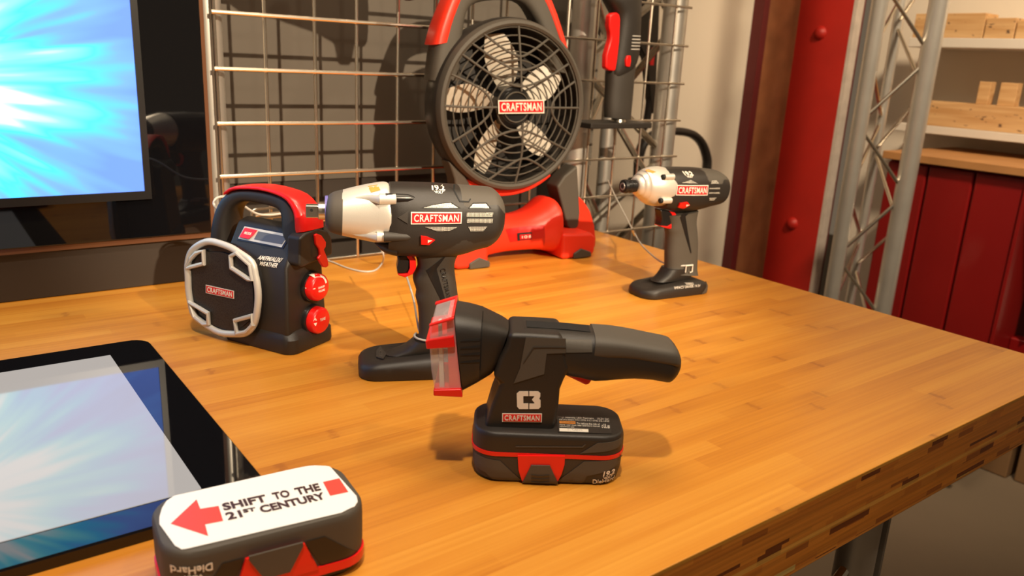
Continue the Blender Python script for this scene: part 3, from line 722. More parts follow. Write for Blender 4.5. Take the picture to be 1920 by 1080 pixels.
obj('collar', span(BM(), [(*a, *b, w) for a, b, w in zip(
  [(-.124,.2025),(-.1215,.2065),(-.1172,.2097),(-.1117,.2115),(-.1061,.2128)],
  [(-.1252,.1765),(-.1236,.1704),(-.1199,.1663),(-.1134,.164),(-.1077,.1625)],
  (.017,.022,.0255,.0275,.029))], e=2.1, sub=3), GRY, t, label='grey rubber nose collar')
ac = [(-.1242,.1894)][0]
obj('light_ring', lathe(BM(), [(-.0012, .0105), (-.0012, .0165), (.002, .0168)], (ac[0], 0, ac[1]), 'x', 40), mat('violet_ring', (.16, .14, .42), .25), t, label='violet ring round the anvil')
an = obj('anvil', lathe(BM(), [(-.009, .0085), (-.008, .0100), (.0, .0102), (.002, .0102)], (ac[0], 0, ac[1]), 'x', 32), STL, t, label='steel anvil')
sq = [(-.146,.1968),(-.1301,.1966),(-.1304,.1808),(-.1463,.1811)]
obj('square_drive', box(BM(), sq[0][0], sq[1][0]+.003, -.0070, .0070, ac[1]-.0068, ac[1]+.0068), STL, an, bevel=.0012)
pn_ = [(-.1397,.1911)][0]
obj('detent_pin', lathe(BM(), [(-.0078, .0016), (-.0068, .0018)], (pn_[0], 0, ac[1]+.002), 'y', 14), DARK, an)
for p, q, b in zip([(-.0595,.2083),(-.0621,.1673)], [(-.0457,.2092),(-.0475,.1682)], (138, 322)):
    h1 = hit(t, 'y', *p); y = (h1.y if h1 else -.03)-.0008
    bs = obj('screw_boss', lathe(BM(), [(-.009, .0052), (-.0085, .0060), (.0085, .0062), (.0092, .0055)], (p[0], y, p[1]), 'x', 24), SIL, t, label='silver screw boss')
    obj('screw', lathe(BM(), [(-.0112, .0032), (-.0105, .0038), (-.008, .0038)], (p[0], y, p[1]), 'x', 18), DARK, bs, label='dark screw head')
    fs = []
    for dx_, r_ in ((-.036, .0008), (-.028, .0020), (-.020, .0034), (-.009, .0046)):
        hh = hit(t, 'y', p[0]+dx_, p[1]*.97+CZ*.03 if dx_ > -.03 else p[1]*.93+CZ*.07); fs.append((dx_+p[0], (hh.y if hh else y)+.0018, p[1] if dx_ > -.03 else p[1]*.95+CZ*.05, r_))
    obj('fairing', rings(BM(), [[(a_, b_+r_*math.cos(2*PI*k/16), c_+r_*math.sin(2*PI*k/16)) for k in range(16)] for a_, b_, c_, r_ in fs]), SIL, t)
    h2 = hit(t, 'y', *q); y2 = h2.y if h2 else -.035
    obj('screw_channel', lathe(BM(), [(-.016, .0056), (.008, .0050), (.016, .0025)], (q[0], y2+.0026, q[1]), 'x', 18), BLK2 if b < 200 else DGR, t, label='dark screw channel')
wf = -.0385
decal('orange_label', t, [(-.0796,.2187),(-.0692,.2206),(-.0666,.2167),(-.0766,.2139)], ORP, ml=.003, label='small orange label')
badge(t, [(-.035,.1964),(.0205,.1965),(.0202,.1839),(-.035,.1829)])
decal('arrow_mark', t, [(-.0489,.1901),(-.0382,.1966),(-.0383,.1835)], DGR, off=.0006, th=.0008, label='dark raised arrow')
for P_ in [[(-.0242,.2005),(-.0138,.2037),(-.0029,.2058),(.0094,.2066),(.0193,.2005)],[(.0273,.2006),(.0329,.2062),(.0481,.2066),(.0533,.2004)]]:
    decal('vent_frame', t, P_, DARK, off=.0003, label='dark vent frame')
for P_ in [[(-.0212,.2009),(-.0116,.2035),(-.0029,.2051),(.0081,.2059),(.0166,.2009)],[(.0286,.2008),(.0333,.2055),(.0472,.2057),(.051,.201)],[(.0261,.1961),(.0553,.1961),(.0545,.1916),(.0256,.1918)],[(.0263,.1894),(.0555,.1894),(.0546,.1846),(.026,.1849)],[(-.0195,.1801),(.0166,.1803),(.0067,.1757),(-.0071,.1757)],[(.0277,.1804),(.0491,.1805),(.0448,.1755),(.0304,.1754)]]:
    decal('vent_mesh', t, P_, MESH, off=.0008, label='silver mesh vent')
decal('seam', t, [(.0124,.2242),(.0146,.2238),(.0139,.2181),(.0186,.2085),(.0279,.2079),(.03,.2106),(.031,.21),(.0286,.2068),(.018,.2071),(.0126,.2172)], DARK, off=.0005, ml=.004)
lettering('voltage_print', t, '19.2', [(-.0109,.2218),(.0037,.2216),(.0033,.2176),(-.0112,.2179)], CRM, bold=.04)
lettering('voltage_print', t, 'VOLT', [(-.0096,.2176),(.0025,.2174),(.0,.2149),(-.008,.2152)], CRM, bold=.04)
sw = decal('direction_switch', t, [(-.0241,.1707),(-.0186,.1702),(-.0086,.166),(-.0147,.1603),(-.0235,.1607)], RED, off=.0008, th=.0026, label='red direction switch')
decal('switch_arrow', sw, [(-.0166,.1662),(-.0117,.1657),(-.0165,.1628)], CRM, off=.0038)
# grip
gp = obj('grip', span(BM(), [(*b, *a, w) for a, b, w in zip(
  [(-.0315,.1468),(-.0257,.1384),(-.0232,.1265),(-.0283,.1157),(-.0275,.1073),(-.0243,.0975),(-.0252,.0902),(-.0221,.0778),(-.0207,.0604),(-.0204,.0454),(-.0217,.0328)],
  [(.031,.1527),(.0247,.1444),(.0203,.136),(.0189,.1263),(.0199,.1166),(.0219,.1044),(.0239,.092),(.0263,.0771),(.0283,.0595),(.0297,.0442),(.0338,.0314)],
  (.0205,.0200,.0190,.0185,.0185,.0185,.0185,.0180,.0185,.0190,.022))], e=2.6, sub=2), DGR, t, label='dark grey rubber grip')
decal('grip_inlay', gp, [(.0088,.1466),(-.0037,.1279),(.0094,.0838),(.0051,.0849),(-.0151,.1256)], BLK2, ml=.004, label='glossy black wedge inlay')
lettering('grip_lettering', gp, 'CRAFTSMAN', [(.0063,.1286),(.0137,.0927),(.0096,.0908),(-.0001,.1273)], BLK2, bold=.01, space=1.15)
tr = obj('trigger', prism(BM(), [(-.0383,.1427),(-.0315,.1418),(-.0263,.1361),(-.0257,.1265),(-.0293,.1193),(-.038,.1155),(-.0454,.118),(-.0468,.1199),(-.0358,.1203),(-.0331,.1265),(-.0337,.1356)], -.0105, .0105), RED, t, bevel=.003, label='red trigger')
obj('trigger_face', prism(BM(), [(-.0475,.1409),(-.0349,.1427),(-.0332,.1337),(-.034,.1242),(-.0369,.1194),(-.0463,.1194),(-.0473,.1266),(-.046,.1337)], -.0098, .0098), BLK2, tr, bevel=.003, label='black trigger face')
# foot
def foot(t, x0, x1, hy, ztops, rc=.022, m=BLK, y0=0.0, inset_=.006):
    """battery shoe: rounded plan, low front, rising to the grip; ztops = [(x, z)...]"""
    n = 9
    lv = []
    base = rr((x0+x1)/2, y0, (x1-x0)/2, hy, rc, 0, n)
    def zt(x):
        for (a, za), (b, zb) in zip(ztops, ztops[1:]):
            if x <= b: return za+(zb-za)*max(0, min(1, (x-a)/(b-a)))
        return ztops[-1][1]
    cx = (x0+x1)/2
    def lev(k, f):
        return [(cx+(p[0]-cx)*k[0], y0+(p[1]-y0)*k[1], .0005+zt(p[0])*f) for p in base]
    rs = [lev((.985, .97), 0), lev((1, 1), .12), lev((.995, .99), .62), lev((.96, .93), .86), lev((.90, .80), .97), lev((.78, .55), 1.0)]
    return obj('foot', rings(BM(), rs), m, t, ang=60)
ft = foot(t, -.0905, .030, .037, [(-.0905, .017), (-.06, .0215), (-.03, .026), (.03, .027)])
obj('foot_neck', span(BM(), [(.024, .024, -.060, .021, .016), (.020, .030, -.040, .027, .019), (.017, .040, -.026, .038, .020)], e=3, sub=2), BLK, t)
decal('release_button', ft, [(-.0694,.0113),(-.0641,.0226),(-.0579,-.003),(-.0627,-.0189),(-.0703,-.0086)], DGR, 'z', .0006, .0012, label='embossed release button')
lettering('button_emboss', ft, 'C3', [(-.0659,.0104),(-.063,.0068),(-.0632,-.015),(-.0669,-.0108)], GRY, 'z', .0022, .02)

# ================================================================== impact driver
t = thing('impact_driver', 'smaller black impact driver with a silver nose near the back right corner', 'impact driver', (.9946, .856, 0), -8)
bd = obj('motor_housing', span(BM(), [(*a, *b, w) for a, b, w in zip(
  [(-.0497,.2072),(-.0289,.2074),(-.0077,.2069),(.0139,.206),(.0359,.2044),(.057,.2017),(.0716,.1952),(.0789,.187),(.0819,.18)],
  [(-.0499,.1431),(-.0327,.1401),(-.0125,.138),(.0092,.137),(.028,.139),(.0453,.1423),(.0658,.1454),(.0741,.1503),(.0797,.1582)],
  (.029,.031,.032,.032,.031,.030,.028,.024,.018))], e=2.8, n=120, sub=12), BLK, t)
two_tone(bd, [(.0191,.2097),(.0219,.1907),(.0301,.1844),(.054,.1831),(.0575,.1893),(.0772,.1882),(.0833,.188),(.08,.2086)], GRY)
obj('nose_cone', span(BM(), [(*a, *b, w) for a, b, w in zip(
  [(-.0994,.1912),(-.0974,.1936),(-.0927,.1961),(-.092,.1988),(-.0857,.2021),(-.0846,.204),(-.0743,.2077),(-.0609,.2093),(-.047,.2079),(-.0397,.2049),(-.0347,.1988)],
  [(-.0993,.1697),(-.0964,.1653),(-.0919,.1633),(-.0903,.161),(-.0845,.1578),(-.0814,.1544),(-.0727,.1494),(-.0614,.1471),(-.0476,.1469),(-.041,.1499),(-.0368,.1559)],
  (.0125,.0155,.018,.0195,.0225,.0245,.0275,.0305,.0315,.031,.0285))], e=2.05, sub=2), SIL, t, label='silver stepped nose')
ac = [(-.0981,.1797)][0]
ch = obj('chuck', lathe(BM(), [(-.024, .0075), (-.0235, .0100), (-.019, .0108), (-.0175, .0096), (-.012, .0096), (-.011, .0104), (-.007, .0104), (-.006, .0096), (.004, .0096)], (ac[0], 0, ac[1]), 'x', 36), BLK2, t, label='black hex chuck')
obj('chuck_mouth', lathe(BM(), [(-.0247, .0038), (-.0247, .0058), (-.0238, .0060)], (ac[0], 0, ac[1]), 'x', 24), ALD, ch)
obj('chuck_bore', lathe(BM(), [(-.0249, .0036), (-.0240, .0036)], (ac[0], 0, ac[1]), 'x', 20), DARK, ch)
for p in [(-.0559,.1965),(-.0566,.1599)]:
    h1 = hit(t, 'y', *p); y = (h1.y if h1 else -.025)-.0015
    bs = obj('screw_boss', lathe(BM(), [(-.009, .0042), (-.0085, .0048), (.0085, .0050), (.0092, .0045)], (p[0], y, p[1]), 'x', 20), SIL, t, label='silver screw boss')
    obj('screw', lathe(BM(), [(-.0130, .0036), (-.0120, .0042), (-.008, .0042)], (p[0], y, p[1]), 'x', 16), DARK, bs, label='dark screw head')
df = -.032
decal('orange_label', t, [(-.0887,.2047),(-.0802,.206),(-.0729,.2033),(-.0796,.2011)], ORP, ml=.003, label='small orange label')
badge(t, [(-.0421,.1843),(.0215,.1823),(.0219,.1658),(-.0417,.1681)])
for P_ in [[(-.0321,.1872),(-.0146,.1912),(-.0004,.1854)],[(.0271,.1838),(.0298,.1892),(.0401,.189),(.0454,.1833)],[(.0244,.1778),(.0478,.1771),(.0482,.1748),(.0247,.1756)],[(.0247,.1706),(.0482,.1698),(.0486,.1676),(.0251,.1684)],[(.0268,.1617),(.043,.1611),(.0393,.1567),(.029,.1572)]]:
    decal('vent_mesh', t, P_, MESH, off=.0006, label='pale mesh vent')
lettering('voltage_print', t, '19.2', [(-.0257,.2038),(-.0075,.2033),(-.0066,.1974),(-.0235,.1978)], CRM, bold=.05)
lettering('voltage_print', t, 'VOLT', [(-.0222,.1976),(-.0082,.1972),(-.0099,.1946),(-.0204,.1948)], CRM, bold=.05)
sw = decal('direction_switch', t, [(-.0327,.1558),(-.0196,.1575),(-.0125,.1517),(-.0207,.1449),(-.0323,.1482)], RED, off=.0008, th=.003, label='red direction switch')
decal('switch_arrow', sw, [(-.0204,.1531),(-.014,.1523),(-.0192,.1492)], CRM, off=.0042)
gp = obj('grip', span(BM(), [(*b, *a, w) for a, b, w in zip(
  [(-.0335,.1307),(-.0281,.1173),(-.0277,.1071),(-.0249,.0996),(-.0236,.0892),(-.0229,.0773),(-.0225,.0668),(-.0207,.0532),(-.0195,.0411),(-.0212,.0352)],
  [(.0307,.1364),(.0289,.1246),(.0301,.1142),(.0332,.1035),(.0361,.0928),(.0384,.0806),(.04,.0668),(.0415,.0514),(.043,.0359),(.0457,.0264)],
  (.0175,.017,.0165,.016,.016,.016,.016,.016,.0165,.019))], e=2.6, sub=2), GRY, t, label='dark grey rubber grip')
decal('grip_inlay', gp, [(.0005,.1358),(-.0061,.1303),(.0165,.0693),(.0148,.068),(-.0161,.1293),(-.0115,.1363)], BLK2, ml=.004, label='black wedge inlay')
tr = obj('trigger', prism(BM(), [(-.0328,.1393),(-.0216,.1373),(-.016,.1298),(-.0151,.1225),(-.0185,.1139),(-.0226,.1097),(-.0309,.1102),(-.0459,.1142),(-.0461,.1157),(-.0332,.1139),(-.0263,.1172),(-.0236,.1244),(-.0266,.1332)], -.009, .009), RED, t, bevel=.002, label='red trigger')
obj('trigger_face', prism(BM(), [(-.0502,.1415),(-.0319,.1392),(-.0262,.1332),(-.0232,.1243),(-.0262,.1165),(-.0335,.1135),(-.0464,.1154),(-.0451,.1255)], -.0085, .0085), BLK2, tr, bevel=.002, label='black trigger face')
ft = foot(t, -.079, .059, .033, [(-.079, .014), (-.04, .0215), (-.02, .027), (.03, .027), (.059, .017)], rc=.024)
obj('foot_neck', span(BM(), [(.035, .022, -.045, .022, .016), (.026, .030, -.032, .030, .018), (.019, .042, -.022, .042, .018)], e=3, sub=2), BLK, t)
decal('side_panel', ft, [(.0462,.0158),(.0557,.0172),(.0594,-.0001),(.0335,-.0021)], GRY, off=.0003, label='grey corner overlay')
lettering('foot_print', ft, 'WARNING', [(-.0006,.0227),(.0145,.022),(.015,.019),(-.0002,.0196)], CRM, bold=.0)
lettering('foot_print', ft, 'IMPACT DRIVER 19.2V', [(-.0252,.019),(.0283,.0185),(.0289,.0146),(-.0247,.0152)], CRM, bold=.0)
p = [(.0125,.0422)][0]
obj('emblem', tube(BM(), [(p[0]-.007, -.0195, p[1]-.005), (p[0]-.007, -.0195, p[1]+.006), (p[0]+.007, -.0195, p[1]+.006), (p[0]+.007, -.0195, p[1]-.005), (p[0]+.002, -.0195, p[1]-.006)], .0012, 8), CRM, t, label='white emblem')
def at_y(Y, pts): return [(p[0], Y, p[1]) for p in pts]
def join(*ls): return [q for l in ls for q in l]
def cable(name, label, pts, r, m, group=None):
    c = sum((Vector(p) for p in pts), Vector())/len(pts)
    o = obj(name, tube(BM(), [q-c for q in smooth_path(pts, 6)], r, 8), m); o.location = c
    return tag(o, label, 'cable', group)
zc = [(.0113,.0452)][0]
Rz = Matrix.Rotation(math.radians(-8), 3, 'Z')
loop = [tuple(Vector((.9946, .856, 0))+Rz @ Vector((zc[0]+.0205*math.cos(a), .0180*math.sin(a), zc[1]-.003*math.sin(a)))) for a in [math.radians(190+350*i/16) for i in range(17)]]
cable('security_cable', 'thin steel cable from the wire grid to the grip of the impact driver', loop+join(at_y(.88, [(.9834,.0473)]), at_y(.93, [(1.0158,.0436)]), at_y(1.0, [(1.0624,.0422)]), at_y(1.1, [(1.1457,.0356)]), at_y(1.2, [(1.2118,.0538)]), at_y(1.255, [(1.2327,.0838),(1.2098,.1166)])), .0015, CABLE)
cr = at_y(1.1, [(1.1386,.0449),(1.1477,.0322)])
c0 = Vector(cr[0])
tag(obj('crimp', tube(BM(), [(0, 0, 0), tuple(Vector(cr[1])-c0)], .0032, 12), STL), 'small shiny metal crimp on the impact driver cable', 'crimp').location = c0

# ================================================================== radio
t = thing('jobsite_radio', 'compact black radio with silver framed speaker, red handle and red knobs', 'radio', (.354, .946, 0), -64)
body = obj('body', prism(BM(), [(-.036, .012), (.036, .012), (.035, .03), (.029, .10), (.026, .145), (.004, .154), (-.012, .150), (-.031, .117), (-.037, .108), (-.038, .03)], -.052, .049, 'x'), BLK, t, bevel=.005)
obj('base', stack(BM(), [(0, 0, .057, .041, .014, .0005), (0, 0, .058, .042, .015, .004), (0, 0, .0575, .0415, .015, .018), (-.001, 0, .054, .038, .014, .024), (-.001, 0, .050, .034, .012, .027)], 7), BLK, t)
obj('side_pod', prism(BM(), [(-.0287,.1457),(-.0187,.15),(.0027,.1529),(.022,.1458),(.0292,.1356),(.0297,.1151),(.0048,.1128),(-.0269,.1098),(-.031,.1139)], .044, .064, 'x'), BLK, t, bevel=.006)
fx = [(-.0061,.1465),(-.002,.1473),(.0057,.1439),(.0139,.1343),(.0131,.1282),(.0098,.1255),(.0167,.1118),(.0179,.1037),(.0138,.1021),(.0082,.1035),(.0025,.1102),(-.0015,.1166),(.0028,.1202),(.0007,.1283),(-.0049,.1348)]
obj('port_cover', prism(BM(), fx, .064, .0675, 'x'), RED, t, bevel=.0012, label='red rubber port cover')
for i, (c, lab) in enumerate((((792,627), 'volume'), ((798,814), 'tune'))):
    p = [(.0062,.0774),(.007,.0343)][i]
    kb = obj('knob_collar', lathe(BM(), [(.044, .0195), (.052, .0195), (.054, .0185)], (0, p[0]-.001, p[1]), 'x', 40), BLK2, t, label='black knob collar')
    kn = obj('knob', lathe(BM(), [(.054, .0172), (.0615, .0168), (.064, .0150), (.0645, .0140), (.0645, .001)], (0, p[0], p[1]), 'x', 40), RED, kb, label='red '+lab+' knob')
p1, p2 = [(.0009,.0794),(.0018,.0366)]
def qx(c, dy, dz, w, h): return [(c[0]+dy-w/2, c[1]+dz+h/2), (c[0]+dy+w/2, c[1]+dz+h/2), (c[0]+dy+w/2, c[1]+dz-h/2), (c[0]+dy-w/2, c[1]+dz-h/2)]
lettering('knob_print', t, 'ON/OFF', qx(p1, .0055, -.001, .012, .0028), CRM, 'x', .0004, .02)
lettering('knob_print', t, 'VOLUME', qx(p1, .0055, -.0055, .012, .0028), CRM, 'x', .0004, .02)
decal('knob_mark', t, qx(p1, -.009, 0, .006, .0012), CRM, 'x', .0004, .0003)
arc = [(p1[0]+.0155*math.cos(a), p1[1]+.0155*math.sin(a)) for a in [math.radians(105-95*i/12) for i in range(13)]]+[(p1[0]+.0128*math.cos(a), p1[1]+.0128*math.sin(a)) for a in [math.radians(10+95*i/12) for i in range(13)]]
decal('knob_scale', t, arc, CRM, 'x', .0005, .0003)
lettering('knob_print', t, 'TUNE', qx(p2, .006, 0, .010, .0035), CRM, 'x', .0004, .02)
decal('knob_arrow', t, [[(p2[0]-.0100, p2[1]+.0015), (p2[0]-.0050, p2[1]+.0015), (p2[0]-.0075, p2[1]+.0055)], [(p2[0]-.0100, p2[1]-.0015), (p2[0]-.0075, p2[1]-.0055), (p2[0]-.0050, p2[1]-.0015)]], CRM, 'x', .0004, .0003)
hy = .002
hl = obj('handle', span(BM(), [(*a, *b, w) for a, b, w in zip(
  [(-.0994,.1004),(-.0972,.122),(-.093,.146),(-.0849,.1655),(-.071,.1804),(-.047,.189),(-.0117,.1917),(.0194,.1897),(.0365,.1844),(.0499,.1703),(.0612,.1533),(.0649,.1342),(.0645,.1187)],
  [(-.0689,.1026),(-.0696,.126),(-.0671,.1448),(-.0613,.1605),(-.0496,.1699),(-.036,.1738),(-.0068,.1734),(.0125,.171),(.0197,.1648),(.0209,.1522),(.0232,.137),(.027,.1241),(.0279,.1107)],
  (.022,.021,.019,.0165,.015,.0145,.0145,.015,.0165,.019,.021,.022,.022))], e=3, sub=2), BLK, t)
obj('handle_pad', span(BM(), [(*a, *b, w) for a, b, w in zip(
  [(-.0722,.1811),(-.062,.1891),(-.0438,.1938),(-.0115,.197),(.0169,.1955),(.039,.1912),(.0537,.1805),(.0615,.1664),(.0631,.1519)],
  [(-.0686,.1797),(-.0577,.1851),(-.0426,.1886),(-.0103,.191),(.016,.1884),(.0318,.1832),(.0417,.1714),(.0441,.1597),(.0437,.1476)],
  (.0150,.0160,.0162,.0162,.0165,.0175,.0190,.0205,.0205))], e=3, sub=2), RED, t, label='red rubber handle pad')
rf = -.04
pnl = decal('display_surround', body, [(-.0356,.1466),(.0391,.1455),(.034,.1281),(-.0406,.128)], BLK2, label='dark display surround')
decal('display_panel', pnl, [(-.0357,.1445),(.0361,.1441),(.0316,.1295),(-.0389,.1302)], SILP, off=.0008, label='silver display panel')
decal('display', pnl, [(-.0114,.1419),(.0349,.1417),(.0307,.1329),(-.0136,.1325)], LCD, off=.0012, label='grey display window')
rb = decal('mode_button', pnl, [(-.0328,.1434),(-.0134,.143),(-.016,.1376),(-.0209,.1322),(-.0362,.1325)], RED, off=.0012, th=.002, label='red mode button')
lettering('button_print', rb, 'MODE', [(-.0296,.1398),(-.0185,.1398),(-.0193,.1368),(-.0303,.1368)], CRM, off=.0036, bold=.03)
lettering('radio_print', body, 'AM/FM/AUX/', [(.0032,.1167),(.0394,.1185),(.0376,.1134),(.0018,.1119)], CRM, bold=.02)
lettering('radio_print', body, 'WEATHER', [(.008,.1107),(.0364,.1123),(.0348,.1073),(.0064,.106)], CRM, bold=.02)
# speaker pod
sy = -.046
out = [(-.1078,.0757),(-.1072,.0898),(-.101,.1069),(-.0892,.1178),(-.0717,.1267),(-.0565,.1289),(-.0316,.1264),(-.0159,.1217),(.0055,.1123),(.0104,.0977),(.0136,.0828),(.0138,.065),(.0092,.0415),(.0017,.0263),(-.0105,.0162),(-.0256,.0119),(-.0547,.0078),(-.079,.0137),(-.1004,.0226),(-.106,.0383),(-.1085,.0568)]
inn = [(-.0969,.0775),(-.0954,.0917),(-.0872,.1044),(-.0728,.1123),(-.0441,.1156),(-.0193,.1139),(-.0013,.1024),(.0038,.0811),(.0038,.0586),(.0004,.0398),(-.0174,.0248),(-.0389,.0158),(-.0694,.018),(-.0917,.0315),(-.0977,.054)]
pod = obj('speaker_pod', prism(BM(), out, -.0445, -.034), BLK2, t, bevel=.003)
def resample(pts, n): 
    return smooth_path(pts+[pts[0]], n)[:-1]
obj('speaker_frame', tube(BM(), resample([(p[0]*.965+.035*sum(a[0] for a in out)/len(out), -.0460, p[1]*.965+.035*sum(a[1] for a in out)/len(out)) for p in out], 3), .0043, 12, closed=True), SILP, pod, label='silver speaker frame')
gm, gnt, gb = nodes('speaker_mesh'); gtc = N(gnt, 'ShaderNodeTexCoord'); gv = N(gnt, 'ShaderNodeTexVoronoi'); gv.inputs['Scale'].default_value = 620
gnt.links.new(gtc.outputs['Object'], gv.inputs['Vector']); gnt.links.new(RAMP(gnt, gv.outputs['Distance'], [(.25, (.002, .002, .002)), (.5, (.022, .018, .015))]), gb.inputs['Base Color']); gb.inputs['Roughness'].default_value = .45
grl = decal('speaker_grille', pod, inn, gm, 'y', .0008, .001, .008, label='black perforated grille', raised=True)
for q in [[(-.1032,.0874),(-.0733,.0975),(-.0726,.1139),(-.0852,.1092),(-.0946,.1009)],[(-.0268,.1142),(-.0169,.1197),(.0039,.1081),(.0071,.0899),(.0006,.0899),(-.0269,.0998)],[(-.1028,.0422),(-.0707,.0331),(-.0714,.0193),(-.0797,.0172),(-.0948,.0242)],[(-.0253,.0326),(.0038,.0444),(.005,.0332),(-.0068,.0217),(-.0233,.016)]]:
    obj('frame_lug', tube(BM(), [(p[0], -.0490, p[1]) for p in q], .0030, 8, closed=True), SILP, pod, label='silver corner lug of the frame')
badge(grl, [(-.074,.0698),(-.0264,.0701),(-.0271,.0598),(-.0749,.0588)])

# ================================================================== fan
t = thing('cordless_fan', 'big round black fan with badge on its grille and an orange-red base', 'fan', (.90, 1.175, 0), -6.5)
fc = [(-.0166,.2766)][0]; FX, FZc, FR_ = fc[0], fc[1], .148
FCV = (FX, 0, FZc)
bm = lathe(BM(), [(.075, .002), (.075, .132), (.004, .138), (-.002, .140), (-.002, .149), (.006, .1525), (.02, .1535), (.05, .150), (.078, .132), (.092, .10), (.096, .002)], FCV, 'y', 72, cap=False)
obj('drum', bm, BLK, t)
obj('front_ring', lathe(BM(), [(-.002, .1375), (-.010, .1385), (-.013, .1425), (-.011, .1475), (-.003, .1505), (.003, .1510), (.003, .1375)], FCV, 'y', 72, cap=False), GRY, t, label='grey front ring')
bm = BM()
R_ = .139
def gy(r): return -.006-.008*(1-(r/R_)**2)
for i in range(9):
    r = .026+i*.0138
    tube(bm, circle(r, (FX, gy(r), FZc), 56, 'y'), .0014, 6, closed=True)
def gp_(u, v):
    r = math.hypot(u, v); 
    if r > 1: u, v, r = u/r, v/r, 1
    return (FX+u*R_, gy(r*R_)-.0014, FZc+v*R_)
sp = [[(-.49,.87),(-.2,.70),(.03,.63),(.2,.70),(.45,.86)], [(-.66,.76),(-.3,.56),(0,.46),(.3,.53),(.62,.74)], [(-.78,.62),(-.35,.38),(.03,.26),(.4,.36),(.78,.56)],
      [(-.72,-.66),(-.3,-.38),(.06,-.29),(.4,-.38),(.85,-.56)], [(-.60,-.80),(-.2,-.56),(.12,-.47),(.4,-.56),(.70,-.72)], [(-.36,-.94),(-.05,-.74),(.15,-.66),(.35,-.72),(.56,-.84)],
      [(-.92,.38),(-.5,.2),(-.36,0),(-.5,-.2),(-.88,-.44)], [(.90,.34),(.64,.17),(.54,0),(.64,-.18),(.90,-.36)],
      [(0,1),(.03,.6),(.06,.2)], [(-1,0),(-.6,-.01),(-.2,0)], [(1,0),(.6,.0),(.3,0)], [(.10,-.2),(.12,-.6),(.06,-1)]]
for s_ in sp: tube(bm, [gp_(*q[:2]) for q in smooth_path([(a, b, 0) for a, b in s_], 5)], .0021, 7)
obj('grille', bm, GRY, t, label='grey ringed wire grille')
obj('hub', lathe(BM(), [(-.010, .003), (-.012, .030), (-.006, .036), (.02, .036), (.06, .034)], FCV, 'y', 36), BLK2, t)
for k in range(5):
    bm = BM(); rs = []
    for i in range(9):
        rr_ = .034+.092*i/8; w = .028+.030*math.sin(PI*min(1, i/8*.95)); tw = math.radians(38-22*i/8)
        L_ = []
        for s_, dn in ((-1, 0), (-.5, .002), (0, .003), (.5, .002), (1, 0), (.5, -.001), (0, 0), (-.5, -.001)):
            u = s_*w*.5+.012*(i/8)**2
            L_.append((rr_, u*math.cos(tw), .022+u*math.sin(tw)+dn))
        a = math.radians(72*k+98)
        rs.append([(FX+p[0]*math.cos(a)-p[1]*math.sin(a), p[2], FZc+p[0]*math.sin(a)+p[1]*math.cos(a)) for p in L_])
    rings(bm, rs); obj('blade', bm, BLADE, t, label='pale fan blade')
q = [(-.0579,.2885),(.0371,.2911),(.0394,.267),(-.0557,.2652)]
bp_ = obj('badge_plate', prism(BM(), q, -.0185, -.010), BLK2, t)
badge(bp_, q)
HY = .035
obj('handle', span(BM(), [(*a, *b, w, HY) for a, b, w in zip(
  [(-.1701,.3169),(-.165,.3613),(-.157,.401),(-.141,.4425),(-.1219,.4747),(-.0819,.497),(-.021,.5042),(.0324,.493),(.062,.4601),(.0839,.4151),(.1013,.3733),(.1164,.3352)],
  [(-.1127,.3186),(-.1142,.3636),(-.1094,.4038),(-.1041,.4304),(-.0922,.4443),(-.0665,.4532),(-.0185,.4586),(.0092,.4535),(.0271,.4366),(.0445,.4128),(.0606,.3809),(.0726,.3434)],
  (.026,.026,.024,.022,.020,.019,.019,.020,.022,.024,.026,.026))], e=3.4, sub=2), SILP if False else GRY, t, label='grey carrying handle')
obj('handle_pad', span(BM(), [(*a, *b, w, HY) for a, b, w in zip(
  [(-.1683,.3752),(-.16,.4051),(-.1441,.4448),(-.124,.478),(-.082,.5004),(-.0191,.5079),(.0356,.4969),(.0663,.4631),(.0882,.4201),(.1043,.3811)],
  [(-.1394,.3819),(-.134,.4067),(-.1227,.4352),(-.1073,.4622),(-.0729,.4806),(-.0202,.4885),(.0242,.4816),(.051,.4528),(.0722,.4144),(.0912,.3805)],
  (.0265,.0265,.0245,.0225,.0205,.0205,.0205,.0225,.0245,.0265))], e=3.4, sub=2), ORG, t, label='orange-red handle cover')
arcp = [(FX+.164*math.cos(a), FZc+.164*math.sin(a)) for a in [math.radians(238+70*i/14) for i in range(15)]]+[(FX+.14*math.cos(a), FZc+.14*math.sin(a)) for a in [math.radians(308-70*i/14) for i in range(15)]]
obj('lower_shell', prism(BM(), arcp, .012, .075), ORG, t, bevel=.003, label='orange-red lower shell')
obj('arm', prism(BM(), [(.0832,.1302),(.0987,.15),(.1266,.1696),(.141,.0757),(.1395,.0493),(.1251,.0406),(.1116,.0521)], -.012, .030), GRY, t, bevel=.004, label='grey support arm')
obj('arm', prism(BM(), [(-.1259,.1488),(-.1395,.1822),(-.1048,.153),(-.0842,.1232),(-.0832,.0439),(-.1097,.0457)], .004, .040), GRY, t, bevel=.004, label='grey support arm')
